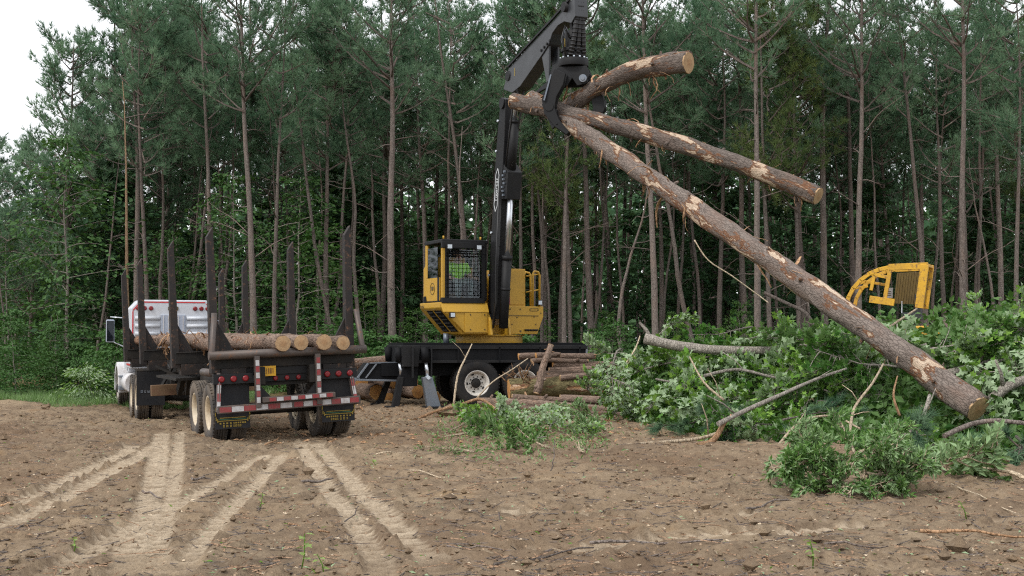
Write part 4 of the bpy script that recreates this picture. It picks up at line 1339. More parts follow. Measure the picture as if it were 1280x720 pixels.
U_().prism([(F0 - .2, L0 + .02, 2.66), (F0 + .06, L0 + .02, 2.66), (F0 + .06, L0 + .02, 3.9), (F0 - .02, L0 + .02, 3.7), (F0 - .2, L0 + .02, 3.58)], (0, 1.1, 0)).build('rear_housing', M['yellow'], loader, .02)
U_().prism([(F0 - .14, L0 - .012, 2.68), (F0 + .2, L0 - .04, 2.68), (F0 + .14, L0 - .04, 2.84), (F0 - .08, L0 - .012, 2.84)], (0, .012, 0)).build('step_recess', M['deck_black'], loader)
U_().box((F0 + .02, -1.13, 3.15), (.03, 1.14, .9)).build('cab_rear_wall', M['seat'], cab)
U_().box((F0 + .02, -1.13, 3.86), (.012, 1.14, .5)).build('rear_glass', M['glass_dark'], cab)
U_().box((.4, L1 - .02, 3.1), (1.1, .03, .8)).build('cab_side_wall', M['seat'], cab)
# seat and controls
st_ = U_().box((.3, -1.02, 3.0), (.5, .5, .12)).build('operator_seat', M['seat'], cab, .03)
U_().box((.03, -1.02, 3.4), (.1, .46, .7)).build('seat_back', M['seat'], st_, .03)
for s in (-1, 1):
    U_().box((.46, -1.02 + s * .38, 3.1), (.4, .1, .2)).cyl((.62, -1.02 + s * .38, 3.18), (.65, -1.02 + s * .38, 3.33), .02, 8).build('joystick_console', M['seat'], cab, .01)
U_().box((.1, -.62, 3.4), (.3, .05, .42)).build('inner_panel', M['yellow'], cab)

# boom pedestal and boom. side view outlines given as photograph pixels on the plane l = LB
LB = -.2
def pl_(px, py, l):
    """(f, z) of the turret point on the plane at l that shows at this pixel"""
    d = P(px, py, 1.0) - Vector((0, 0, EYE))
    nrm = Vector((math.cos(ALPHA), math.sin(ALPHA), 0))
    o = PIV + nrm * l - Vector((0, 0, EYE))
    k = o.dot(nrm) / d.dot(nrm)
    w = d * k + Vector((0, 0, EYE)) - PIV
    return w.dot(Vector((math.sin(ALPHA), -math.cos(ALPHA), 0))), w.z
for l in (LB - .3, LB + .22):
    U_().prism([(.55, l, 1.82), (1.25, l, 1.82), (1.16, l, 2.2), (.98, l, 2.4), (.8, l, 2.4), (.6, l, 2.1)], (0, .06, 0)).build('boom_bracket', M['yellow'], loader, .01)
foot, elb = Vector((.92, LB, 2.25)), Vector((1.72, LB, 7.78))
bm_ = (elb - foot).normalized()
bn = Vector((bm_.z, 0, -bm_.x))                           # towards the front, square to the boom
w_ = .36
prof = [foot - bn * .16, foot + bn * .16, foot.lerp(elb, .2) + bn * .24, foot.lerp(elb, .85) + bn * .22, elb + bn * .16 + bm_ * .1, elb - bn * .16 + bm_ * .16, foot.lerp(elb, .8) - bn * .25, foot.lerp(elb, .2) - bn * .25]
boom = U_().prism([p + Vector((0, -w_ / 2, 0)) for p in prof], (0, w_, 0)).build('main_boom', M['black'], loader, .015)
for l in (LB - .2, LB + .2):
    for e_ in (elb, foot):
        U_().cyl(Vector((e_.x, l - .03, e_.z)), Vector((e_.x, l + .03, e_.z)), .14, 16).build('pivot_boss', M['black'], boom)
# the badge on the boom: a white lozenge outline with lettering along it
fc = foot.lerp(elb, .60) + Vector((0, -w_ / 2 - .004, 0)) - bn * .06
ol = [bm_ * .56, bm_ * .4 + bn * .1, -bm_ * .4 + bn * .1, -bm_ * .56, -bm_ * .4 - bn * .1, bm_ * .4 - bn * .1]
mb = U_()
for k in range(6):
    mb.beam(fc + ol[k], fc + ol[(k + 1) % 6], .024, .006, 0, (0, -1, 0))
bd = mb.build('badge', M['white_ink'], boom)
def text(s, size, Mx, mat, parent, name='lettering'):
    cu = bpy.data.curves.new(name, 'FONT')
    cu.body, cu.size, cu.extrude, cu.align_x, cu.align_y = s, size, .002, 'CENTER', 'CENTER'
    tmp = bpy.data.objects.new(name, cu)
    COL.objects.link(tmp)
    me = bpy.data.meshes.new_from_object(tmp.evaluated_get(bpy.context.evaluated_depsgraph_get()))
    bpy.data.objects.remove(tmp)
    bpy.data.curves.remove(cu)
    me.materials.clear()
    me.materials.append(mat)
    return place(name, me, Mx, parent)
def basis(o, x, y):
    x, y = x.normalized(), y.normalized()
    z = x.cross(y)
    return Matrix(((x.x, y.x, z.x, o.x), (x.y, y.y, z.y, o.y), (x.z, y.z, z.z, o.z), (0, 0, 0, 1)))
R3 = TUM.to_3x3()
text('Tigercat', .19, basis(TUM @ (fc + Vector((0, -.004, 0))), R3 @ bm_, R3 @ -bn), M['white_ink'], boom)
# cylinders and hoses on the front of the boom
lc0, lc1 = Vector((1.32, LB + .02, 2.0)), foot.lerp(elb, .62) + bn * .42
cy = U_().cyl(lc0, lc0.lerp(lc1, .50), .122, 18).cyl(lc0.lerp(lc1, .485), lc0.lerp(lc1, .515), .138, 18).cyl(lc0.lerp(lc1, .27), lc0.lerp(lc1, .285), .132, 18).build('lift_cylinder', M['black'], loader)
U_().cyl(lc0.lerp(lc1, .5), lc1, .075, 14).build('rod', M['chrome'], cy)
kn = foot.lerp(elb, .635) + bn * .34
blk = U_().prism([kn + bm_ * .5 - bn * .15 + Vector((0, -.16, 0)), kn - bm_ * .42 - bn * .15 + Vector((0, -.16, 0)), kn - bm_ * .4 + bn * .18 + Vector((0, -.16, 0)), kn + bm_ * .3 + bn * .2 + Vector((0, -.16, 0))], (0, .4, 0)).build('cylinder_bracket', M['black'], boom, .015)
mb = U_()
for k in range(7):
    mb.box(kn + bm_ * (-.3 + .1 * k) + bn * (.05 - .04 * (k % 3)) + Vector((0, -.19, 0)), (.07, .05, .05))
mb.build('hose_fittings', M['steel_grey'], blk)
uc0, uc1 = foot.lerp(elb, .68) + bn * .36, elb + bn * .42 - bm_ * .12
cy2 = U_().cyl(uc0, uc0.lerp(uc1, .8), .125, 18).cyl(uc0.lerp(uc1, .78), uc0.lerp(uc1, .82), .14, 18).build('stick_cylinder', M['black'], boom)
U_().cyl(uc0.lerp(uc1, .8), uc1 + bm_ * .5, .065, 14).build('rod', M['chrome'], cy2)
mb = U_()
for k in range(3):
    o_ = Vector((0, -.2 - .03 * k, 0))
    mb.tube([foot + bn * (.3 + .05 * k) + o_ - bm_ * .2, foot + bm_ * .5 + bn * (.42 + .03 * k) + o_, foot.lerp(elb, .25) + bn * .34 + o_, foot.lerp(elb, .6) + bn * .28 + o_], .022, 7)
mb.build('hydraulic_hose', M['hose'], boom)
for k in range(3):
    o_ = Vector((0, -.13 + .1 * k, 0))
    mb = U_()
    mb.tube([foot.lerp(elb, .7) + bn * .3 + o_, foot.lerp(elb, .88) + bn * (.42 + .03 * k) + o_, elb + bn * (.55 + .05 * k) + bm_ * .05 + o_, elb + bn * (.62 + .04 * k) + bm_ * .42 + o_, Vector((elb.x + .75, LB + o_.y, elb.z + .36))], .024, 7)
    mb.build('hydraulic_hose', M['hose'], boom)
for f in (.2, .4, .78, .92):
    U_().cyl(foot.lerp(elb, f) - bn * .2 + Vector((0, -w_ / 2 - .04, 0)), foot.lerp(elb, f) - bn * .2 + Vector((0, -w_ / 2 + .01, 0)), .03, 8).build('bolt', M['lamp_grey'], boom)
# the stick
def poly(pix, l):
    return [Vector((f, l, z)) for f, z in (pl_(a, b, l) for a, b in pix)]
lw = .34
la = LB - lw / 2
up_ = poly([(629, 112), (636, 85), (660, 59), (690, 27), (713, 1), (718, -2), (719, 20), (714, 29), (705, 27), (697, 32), (690, 42), (686, 55), (677, 69), (650, 108), (640, 116)], la)
stick = U_().prism(up_, (0, lw, 0)).build('stick_boom', M['boom_black'], loader, .012)
for k, (a, b) in enumerate(zip(up_[1:4], up_[2:5])):
    U_().beam(a + Vector((0, -.02, .03)), b + Vector((0, -.02, .03)), .05, .05).build('stick_pipe', M['black'], stick)
U_().cyl(up_[0].lerp(up_[1], .6) + Vector((.1, -.03, 0)), up_[0].lerp(up_[1], .6) + Vector((.1, lw + .03, 0)), .13, 14).build('pivot_boss', M['black'], stick)
a = poly([(643.5, 85), (643.5, 95)], la)
U_().beam(a[0] + Vector((0, -.004, 0)), a[1] + Vector((0, -.004, 0)), .035, .004, 0, (0, -1, 0)).build('yellow_mark', M['yellow_ink'], stick)
mb = U_()
for k in range(4):
    p = poly([(677 + 3.6 * k, 63 - 4 * k)], la)[0]
    mb.cyl(p + Vector((0, -.03, 0)), p + Vector((0, .0, 0)), .035, 8)
mb.build('grease_fittings', M['black'], stick)
h1 = poly([(677, 70), (686, 54), (686, 101), (683, 103)], la + .03)
h2 = poly([(686, 100), (690, 82), (703, 76), (700, 92), (686, 108), (672, 116), (662, 126), (660, 141), (655, 142), (655, 131), (660, 122), (672, 112)], la + .05)
heel = U_().prism(h1, (0, .05, 0)).prism([p + Vector((0, lw - .1, 0)) for p in h1], (0, .05, 0)).build('heel_arm', M['boom_black'], stick, .008)
U_().prism(h2, (0, .07, 0)).prism([p + Vector((0, lw - .12, 0)) for p in h2], (0, .07, 0)).build('heel_hook', M['black'], heel, .008)
# tip, hoses, rotator, grapple
tip = poly([(716, 10)], LB)[0]
tip.y = LB
U_().cyl(tip + Vector((0, -.26, 0)), tip + Vector((0, .26, 0)), .12, 14).build('tip_pin', M['black'], stick)
U_().prism([tip + Vector(v) for v in ((-.06, -.06, .12), (.08, -.06, .1), (.07, -.06, -.75), (-.06, -.06, -.75))], (0, .12, 0)).build('hanger_link', M['black'], loader, .015)
gc = tip + Vector((.03, 0, -1.28))                        # centre of the rotator flange
rot = U_().cyl(gc + Vector((0, 0, .08)), gc + Vector((0, 0, .72)), .27, 20, 0, .2).cyl(gc + Vector((0, 0, -.12)), gc + Vector((0, 0, .06)), .35, 28).cyl(gc + Vector((0, 0, .22)), gc + Vector((0, 0, .3)), .3, 24).build('rotator', M['black'], loader, .01)
for k in range(14):
    a = 2 * PI * k / 14
    U_().cyl(gc + Vector((.31 * math.cos(a), .31 * math.sin(a), .05)), gc + Vector((.31 * math.cos(a), .31 * math.sin(a), .095)), .022, 6).build('bolt', M['lamp_grey'], rot)
for k in range(3):
    mb = U_()
    l = -.12 + .11 * k
    pp = [tip + Vector((-.25, l, .42)), tip + Vector((.1, l, .5)), tip + Vector((.3, l * .6, .3)), tip + Vector((.36, l * .5, -.1)), tip + Vector((.34, l * .8, -.5)), gc + Vector((.26, l * 1.2, .4)), gc + Vector((.2, l * 1.5, .1))]
    mb.tube(pp, .06, 10)
    for a_, b_ in zip(pp[1:-1], pp[2:]):
        for t_ in (.15, .4, .65, .9):
            c_ = a_.lerp(b_, t_)
            mb.tube([c_ - (b_ - a_).normalized() * .018, c_ + (b_ - a_).normalized() * .018], .072, 10)
    mb.build('hydraulic_hose', M['hose'], rot)
for k in range(3):
    mb = U_()
    l = -.22 - .05 * k
    mb.tube([gc + Vector((.02 + .1 * k, l, .1)), gc + Vector((-.02 + .1 * k, l - .08, .5)), gc + Vector((.06 + .06 * k, l, .78)), gc + Vector((.12 + .05 * k, l + .1, .5))], .02, 6)
    mb.build('hose_loop', M['steel_grey'] if k == 0 else M['hose'], rot)
U_().beam(gc + Vector((.12, -.29, .3)), gc + Vector((.12, -.29, .5)), .03, .01, 0, (0, -1, 0)).build('yellow_mark', M['yellow_ink'], rot)
# grapple: opens left and right as the camera sees it. e runs right, n towards the camera
GO = TUM @ gc
GM = Matrix.Translation(GO) @ Matrix.Rotation(math.radians(-12), 4, 'Z')     # x = right, y = away
def Q_(): return MB(GM)
fr = Q_().prism([(-.34, -.22, -.14), (.34, -.22, -.14), (.42, -.22, -.34), (.32, -.22, -.56), (.12, -.22, -.6), (.0, -.22, -.42), (-.12, -.22, -.6), (-.32, -.22, -.56), (-.42, -.22, -.34)], (0, .05, 0)).prism([(-.34, .17, -.14), (.34, .17, -.14), (.42, .17, -.34), (.32, .17, -.56), (-.32, .17, -.56), (-.42, .17, -.34)], (0, .05, 0)).box((0, 0, -.18), (.6, .36, .08)).build('grapple_frame', M['black'], loader, .012)
for x in (-.26, .26):
    Q_().cyl((x, -.28, -.44), (x, .28, -.44), .09, 14).cyl((x, -.3, -.44), (x, -.27, -.44), .05, 10).build('grapple_pin', M['steel_grey'], fr)
tl = [(-.36, -.24), (-.1, -.36), (-.16, -.62), (-.32, -.9), (-.36, -1.15), (-.26, -1.42), (-.02, -1.72), (-.08, -1.78), (-.36, -1.58), (-.6, -1.28), (-.66, -.95), (-.54, -.62)]
tr = [(.36, -.24), (.1, -.36), (.2, -.62), (.42, -.9), (.46, -1.1), (.4, -1.3), (.2, -1.5), (.26, -1.56), (.56, -1.36), (.74, -1.1), (.7, -.85), (.56, -.55)]
for pts, ys in ((tl, (-.52, -.3)), (tr, (-.02, .2))):
    mb = Q_()
    for y in ys:
        mb.prism([(x, y, z) for x, z in pts], (0, .09, 0))
    (x0, z0), (x1, z1) = pts[8], pts[10]
    mb.beam((x0 * .96, ys[0] + .05, z0), (x1 * .96, ys[1] + .05, z1), .06, .2)
    mb.box((pts[5][0] * 1.4, (ys[0] + ys[1]) / 2 + .05, pts[5][1] + .1), (.1, ys[1] - ys[0], .3))
    t_ = mb.build('grapple_tine', M['black'], fr, .01)
    Q_().cyl((pts[4][0] * 1.35, ys[0] - .02, -1.12), (pts[4][0] * 1.35, ys[0] + .01, -1.12), .1, 16).build('tine_boss', M['black'], t_)
Q_().beam((-.6, -.55, -.98), (-.45, -.5, -.38), .07, .03).build('tine_edge', M['steel_grey'], fr)
Q_().cyl((-.3, .0, -.3), (.3, .0, -.34), .09, 12).build('grapple_cylinder', M['black'], fr)

# right-hand side: tank box, tall locker, ladder rails
tb = U_().prism([(.92, .12, 1.84), (.92, 1.0, 1.84), (.92, 1.18, 2.3), (.92, 1.18, 2.58), (.92, .12, 2.58)], (-1.7, 0, 0)).build('tank_box', M['yellow'], loader, .015)
U_().box((.925, .58, 2.33), (.02, .9, .015)).box((.925, .5, 1.92), (.02, .05, .05)).build('seam', M['dark_ink'], tb)
U_().tube([(.94, .62, 1.95), (.97, .64, 1.95), (.97, .98, 1.95), (.94, 1.0, 1.95)], .022, 8).build('grab_handle', M['black'], tb)
ln = U_()
ln.beam((.93, .78, 2.46), (.93, 1.02, 2.46), .012, .012).beam((.93, .78, 2.52), (.93, 1.02, 2.52), .012, .012).beam((.93, .78, 2.46), (.93, .78, 2.52), .012, .012).beam((.93, 1.02, 2.46), (.93, 1.02, 2.52), .012, .012)
for l, z in ((.2, 2.5), (.5, 2.5), (.9, 2.3), (.25, 2.1), (.4, 2.28), (.95, 2.1), (1.1, 2.4)):
    ln.box((.928, l, z), (.012, .03, .03))
ln.build('latches', M['dark_ink'], tb)
lk = U_().box((.1, .42, 3.08), (1.3, .62, 1.0)).build('tall_locker', M['yellow'], loader, .015)
U_().box((.755, .42, 3.08), (.012, .54, .9)).build('locker_door', M['yellow'], lk, .004)
U_().cyl((.77, .22, 3.42), (.755, .22, 3.42), .04, 10).build('cap', M['dark_ink'], lk)
for l in (.1, ):
    U_().tube([(.82, l, 2.6), (.82, l, 3.4), (.7, l, 3.5), (.3, l, 3.5)], .025, 8).build('handrail', M['yellow'], loader)
for f in (.85, .3):
    U_().tube([(f, .9, 2.58), (f, .9, 3.45), (f, .95, 3.52), (f, 1.06, 3.5), (f, 1.1, 3.42), (f, 1.1, 2.58)], .03, 8).build('handrail', M['yellow'], loader)
for z in (3.0, 3.42):
    U_().tube([(.85, .7, z - .04), (.85, 1.1, z + .03)], .02, 8).build('rail_bar', M['yellow'], loader)
lm = U_().box((.92, 1.06, 2.68), (.1, .13, .14)).build('work_lamp', M['black'], loader, .012)
U_().box((.975, 1.06, 2.68), (.012, .1, .1)).build('lamp_glass', M['lamp_grey'], lm)
U_().box((.95, .16, 2.72), (.03, .05, .2)).build('fire_bottle', M['red_lens'], loader, .01)
U_().box((-.75, -.1, 2.95), (.7, 2.2, .9)).build('engine_house', M['yellow'], loader, .03)

# ------------------------------------------------------------------ the operator
def skin(name, pts, edges, rad, mat, parent, Mx, sub=1):
    me = bpy.data.meshes.new(name)
    me.from_pydata(pts, edges, [])
    me.materials.append(M[mat])
    o = place(name, me, Mx, parent)
    md = o.modifiers.new('skin', 'SKIN')
    md.use_smooth_shade = True
    for k, r in enumerate(rad):
        sv = me.skin_vertices[0].data[k]
        sv.radius = r if isinstance(r, tuple) else (r, r)
        sv.use_root = (k == 0)
    if sub:
        s = o.modifiers.new('sub', 'SUBSURF')
        s.levels = s.render_levels = sub
    return o
PMX = TUM @ Matrix.Translation((.22, -1.02, 3.13)) @ Matrix.Scale(1.15, 4)
op = thing('person', 'operator in a lime hi-vis shirt and grey trousers seated behind the guarded cab window', 'person', PMX.translation)
# joints: pelvis, spine, chest, neck, head base, head mid, head top, then arms and legs
J = [(0, 0, .06), (.0, 0, .22), (.02, 0, .42), (.04, 0, .54), (.06, 0, .60), (.08, 0, .70), (.08, 0, .82)]
E = [(0, 1), (1, 2), (2, 3), (3, 4), (4, 5), (5, 6)]
Rr = [(.15, .12), (.14, .11), (.17, .115), (.055, .055), (.06, .065), (.085, .10), (.06, .07)]
def chain(start, pts, rads):
    prev = start
    for p, r in zip(pts, rads):
        J.append(p); Rr.append(r); E.append((prev, len(J) - 1)); prev = len(J) - 1
    return prev
for s in (-1, 1):
    wr = chain(2, [(.02, s * .2, .46), (.08, s * .27, .2), (.32, s * .33, .14), (.38, s * .335, .16)], [.06, .048, .032, .035])
    for i in range(4):                                   # fingers closed round the lever
        chain(wr, [(.43, s * .34 + (i - 1.5) * .012, .175 - .018 * i), (.455, s * .34 + (i - 1.5) * .012, .145 - .018 * i), (.43, s * .335, .13 - .016 * i)], [.010, .009, .008])
    chain(wr, [(.4, s * .31, .185), (.43, s * .315, .195)], [.011, .009])
    ft = chain(0, [(.1, s * .11, .05), (.44, s * .16, .06), (.42, s * .16, -.34), (.55, s * .17, -.38)], [.095, .07, .05, .04])
bod = skin('body', J, E, Rr, 'skin', op, PMX)
sh = skin('shirt', [(.0, 0, .1), (.0, 0, .24), (.02, 0, .43), (.03, 0, .5), (.02, .2, .46), (.07, .26, .24), (.02, -.2, .46), (.07, -.26, .24)], [(0, 1), (1, 2), (2, 3), (2, 4), (4, 5), (2, 6), (6, 7)],
          [(.19, .15), (.19, .15), (.23, .15), (.08, .08), .09, .08, .09, .08], 'hivis', op, PMX)
skin('trousers', [(0, 0, .05), (.0, 0, .13), (.1, .11, .05), (.44, .16, .06), (.43, .16, -.32), (.1, -.11, .05), (.44, -.16, .06), (.43, -.16, -.32)], [(0, 1), (0, 2), (2, 3), (3, 4), (0, 5), (5, 6), (6, 7)],
     [(.16, .13), (.16, .13), .115, .09, .075, .115, .09, .075], 'trousers', op, PMX)
for s in (-1, 1):
    skin('shoe', [(.4, s * .16, -.37), (.48, s * .165, -.38), (.57, s * .17, -.39)], [(0, 1), (1, 2)], [.06, .055, .045], 'hair', op, PMX)
mb = MB(PMX)
mb.lathe([(0.001, .09), (.06, .085), (.1, .05), (.112, .0), (.11, -.03)], 18, 0, Matrix.Translation((.075, 0, .74)) @ Matrix.Rotation(-PI / 2, 4, 'X') @ Matrix.Scale(-1, 4, (0, 1, 0)))
mb.prism([(.15, -.08, .75), (.25, -.06, .735), (.27, 0, .735), (.25, .06, .735), (.15, .08, .75)], (0, 0, .012))
mb.build('cap', M['hair'], op)
fm = MB(PMX)
for s in (-1, 1):
    fm.tube([(.155, s * .032, .715), (.166, s * .032, .715)], [.012, .006], 8, 0)
fm.tube([(.156, -.025, .645), (.166, 0, .643), (.156, .025, .645)], .006, 6, 1)
fm.build('eyes', [M['hair'], M['red_stripe']], op)
MB(PMX).prism([(.155, -.008, .71), (.19, 0, .672), (.155, .008, .71)], (0, 0, -.04)).build('nose', M['skin'], op)
for s in (-1, 1):
    MB(PMX).tube([(.07, s * .088, .72), (.08, s * .1, .70), (.075, s * .09, .67)], [.012, .016, .01], 7).build('ear', M['skin'], op)
RAG['f'] = 2.1
# ------------------------------------------------------------------ the three stems in the grapple
HELD = 'stems held in the grapple'
gy = GO.y
log(P(664, 124, gy + 1.15), P(1222, 512, 20.2), .195, .22, 'longest held log slanting from the grapple down to the brush pile', 'log', HELD, 'log_bark', .1, 60, 201, 0, n=24, stubs=14, bdir=(0, 0, 1))
log(P(641, 127, gy + .85), P(1023, 245, 26.0), .195, .182, 'middle held log with its cut end pointing to the right above the long one', 'log', HELD, 'log_bark', .2, 44, 202, 1, n=24, stubs=12)
log(P(703, 140, gy + .45), P(861, 78, 28.0), .2, .235, 'upper short held log curving up from the grapple with a pale round end', 'log', HELD, 'log_bark', .3, 50, 203, 2, n=24, stubs=8)

RAG['f'] = 1.3
# ------------------------------------------------------------------ stack of logs left of the carrier, behind the trailer
LEFT = 'logs stacked behind the trailer'
def lg(pa, Ya, pb, Yb, r, label, group, mat='log_rough', disc=3, seed=0, strips=4, cat_='log', r2=None):
    return log(P(*pa, Ya), P(*pb, Yb), r, r2 or r * .85, label, cat_, group, mat, .02, strips, seed, disc, n=14, stubs=3)
for k, (pa, Ya, pb, Yb, r, label) in enumerate((
    ((524, 450), 37.0, (404, 458), 35.0, .17, 'top log of the stack, sticking out past the trailer lights'),
    ((522, 463), 37.6, (424, 470), 36.0, .17, 'second log from the top of the stack, mostly behind the black tongue'),
    ((471, 491), 34.3, (398, 481), 38.6, .21, 'log with the round orange cut end beside the trailer bumper'),
    ((495, 477), 35.0, (415, 470), 39.2, .2, 'log with an orange end just under the black tongue'),
    ((487, 497), 35.2, (420, 490), 39.0, .15, 'small log at ground level right of the round orange end'),
    ((452, 478), 35.4, (380, 474), 39.0, .19, 'log with torn bark left above the round orange end'),
    ((455, 494), 35.6, (372, 487), 39.0, .19, 'bottom log of the stack behind the trailer bumper end'),
    ((522, 490), 36.4, (440, 484), 39.6, .2, 'log lying behind the front stabiliser leg'),
    ((516, 478), 37.4, (436, 473), 40.0, .2, 'log deep in the stack behind the black tongue'),
    ((545, 497), 36.2, (470, 492), 39.4, .16, 'small log under the front of the carrier deck'),
)):
    lg(pa, Ya, pb, Yb, r, label, LEFT, 'log_rough', 3, 300 + k)

# ------------------------------------------------------------------ pole pile against the right end of the carrier
RIGHT = 'poles and logs piled at the right end of the carrier'
for k, (pa, Ya, pb, Yb, r, mat, label) in enumerate((
    ((636, 487), 31.0, (838, 481), 31.6, .27, 'moss_bark', 'thick mossy log with a splintered end in front of the second carrier wheel'),
    ((648, 446), 31.6, (744, 446), 31.8, .085, 'log_rough', 'topmost pole of the pile, lying across the carrier edge'),
    ((670, 445), 31.3, (700, 444), 31.4, .07, 'log_rough', 'short stub lying beside the topmost pole'),
    ((691, 456), 31.8, (790, 458), 32.0, .10, 'log_rough', 'pole with a torn pale end under the topmost one'),
    ((686, 463), 31.5, (800, 461), 31.8, .08, 'log_rough', 'third pole from the top of the pile'),
    ((672, 468), 31.4, (800, 464), 31.8, .085, 'log_rough', 'fourth pole from the top, its end left of the leaning stick'),
    ((656, 475), 31.2, (790, 470), 31.6, .10, 'log_rough', 'lowest of the poles resting right on the mossy log'),
    ((598, 503), 30.0, (832, 517), 29.3, .115, 'log_rough', 'long pole on the ground just below the mossy log'),
    ((618, 510), 29.4, (812, 522), 28.8, .08, 'log_rough', 'middle one of the three long poles on the ground'),
    ((622, 517), 28.8, (802, 530), 28.0, .075, 'log_rough', 'nearest of the three long poles on the ground'),
    ((640, 496), 30.2, (812, 508), 29.6, .07, 'log_rough', 'thin pole between the mossy log and the long ground pole'),
    ((676, 522), 28.0, (796, 534), 27.4, .06, 'log_rough', 'thin pole lying nearest the weeds'),
    ((700, 472), 31.0, (800, 468), 31.4, .075, 'log_rough', 'thin pole resting between the lowest two poles of the pile'),
    ((664, 451), 31.2, (735, 452), 31.3, .06, 'log_rough', 'thin short pole just under the topmost pole'),
    ((700, 500), 30.4, (850, 506), 30.0, .12, 'log_rough', 'pole between the mossy log and the hanging leaves'),
)):
    lg(pa, Ya, pb, Yb, r, label, RIGHT, mat, 3 if k < 4 else 0, 400 + k, 8 if k == 0 else 2)
o = log(P(671, 492, 30.6), P(688, 431, 30.9), .095, .07, 'broken dark stick leaning upright against the pole pile', 'stick', None, 'log_rough', .06, 3, 430, 0, name='stick', n=10, stubs=2)
mb = MB()
q = random.Random(3)
base = P(637, 478, 31.0)
for k in range(22):                                       # splinters on the broken end of the mossy log
    a = base + Vector((q.uniform(-.08, .55), q.uniform(-.2, .1), q.uniform(-.06, .2)))
    b = a + Vector((q.uniform(-.3, .2), q.uniform(-.15, .05), q.uniform(.05, .34)))
    mb.tube([a, b], [.022, .004], 4)
spl = [x for x in COL.objects if x.get('label', '').startswith('thick mossy')][0]
mb.build('splinters', M['strip'], spl)
# ------------------------------------------------------------------ the yellow machine behind the brush
SO = P(1115, 380, 33.0)
SYAW = math.radians(-25)
SMX = Matrix.Translation((SO.x, SO.y, 0)) @ Matrix.Rotation(SYAW, 4, 'Z')       # x right and nearer, y away
skid = thing('skidder', 'old yellow skidder with an open barred cab cage rising behind the brush pile', 'skidder', SMX.translation)
def S_(): return MB(SMX)
def sp(px, py, y=0.0):
    n = Vector((-math.sin(SYAW), math.cos(SYAW), 0))
    d = P(px, py, 1.0) - Vector((0, 0, EYE))
    o = SO + n * y - Vector((0, 0, EYE))
    w = d * (o.dot(n) / d.dot(n)) + Vector((0, 0, EYE))
    return SMX.inverted() @ w
def bar(name, pix, w, h, y=0.0, mat='yellow_worn', parent=skid, dy=0.0):
    mb = S_()
    pts = [sp(a, b, y) + Vector((0, dy, 0)) for a, b in pix]
    for a, b in zip(pts[:-1], pts[1:]):
        e = (b - a).normalized() * .02
        mb.beam(a - e, b + e, h, w, 0, (0, 0, 1) if abs((b - a).normalized().z) < .9 else (1, 0, 0))
    return mb.build(name, M[mat], parent, .006)
cage = bar('roof_rail', [(1159, 332), (1112, 334)], .16, .1)
bar('arched_rail', [(1112, 334), (1099, 337), (1087, 342), (1076, 350), (1067, 360), (1061, 371), (1058, 384)], .1, .08)
bar('roof_rail', [(1159, 332), (1112, 334)], .14, .1, 0, 'yellow_worn', skid, 1.15)
bar('arched_rail', [(1112, 334), (1099, 337), (1087, 342), (1076, 350), (1067, 360), (1061, 371), (1058, 384)], .09, .08, 0, 'yellow_worn', skid, 1.15)
bar('hood_rail', [(1058, 378), (1064, 364), (1072, 355), (1082, 352), (1106, 356)], .07, .06, .35)
bar('rear_post', [(1156, 332), (1149, 384)], .2, .12)
bar('rear_post', [(1156, 332), (1149, 384)], .17, .12, 0, 'yellow_worn', skid, 1.12)
bar('cross_bar', [(1091, 343), (1112, 347)], .09, .07)
bar('short_post', [(1093, 344), (1089, 362)], .08, .07)
bar('door_post', [(1113, 335), (1106, 374)], .1, .08)
bar('sill', [(1088, 374), (1117, 378)], .18, .1)
bar('cross_bar', [(1066, 361), (1084, 358)], .06, .05, .6)
rp = [sp(1114, 339), sp(1155, 337), sp(1149, 380), sp(1110, 378)]
S_().prism([p + Vector((0, 1.0, 0)) for p in rp], (0, .02, 0)).build('mesh_panel', M['mesh_panel'], skid)
mb = S_()
for k in range(12):
    a, b = rp[0].lerp(rp[1], (k + .5) / 12), rp[3].lerp(rp[2], (k + .5) / 12)
    mb.beam(a + Vector((0, .985, 0)), b + Vector((0, .985, 0)), .012, .012)
mb.build('mesh_wires', M['mesh_panel'], skid)
a = sp(1157, 331)
S_().box((a.x - .06, .58, a.z), (.22, 1.1, .08)).build('roof_beam', M['yellow_worn'], skid, .01)
c = sp(1111, 366, .4)
S_().box((c.x, .4, c.z), (.2, .02, .26)).build('placard', M['white_tape'], skid)
mb = S_()
for k in range(3):
    mb.box((c.x, .385, c.z + .03 - .05 * k), (.13, .006, .018))
mb.build('placard_marks', M['dark_ink'], [x for x in skid.children if x.name.startswith('placard')][0])
S_().beam((c.x + .28, .6, 1.8), (c.x + .3, .6, 2.7), .03, .03).build('lever', M['chrome'], skid)
S_().box((c.x + .55, .6, 2.3), (.5, .5, .2)).box((c.x + .72, .6, 2.6), (.14, .46, .55)).build('cab_seat', M['seat'], skid, .03)
S_().prism([(-1.3, -.05, .9), (-1.3, -.05, 1.9), (-.4, -.05, 2.05), (.9, -.05, 2.05), (1.6, -.05, 1.7), (1.6, -.05, .9)], (0, 1.3, 0)).build('chassis', M['yellow_worn'], skid, .03)
S_().box((c.x - .05, .2, 2.1), (.55, .5, .3)).build('dash_box', M['frame_dark'], skid, .02)
for x in (-.95, 1.25):
    for y in (-.28, 1.48):
        place('wheel', tyre_mesh(.75, .5, 'tyre', .34), SMX @ Matrix.Translation((x, y, .75)), skid)
        S_().cyl((x, y - .1, .75), (x, y + .1, .75), .34, 20).build('rim', M['yellow_worn'], skid)

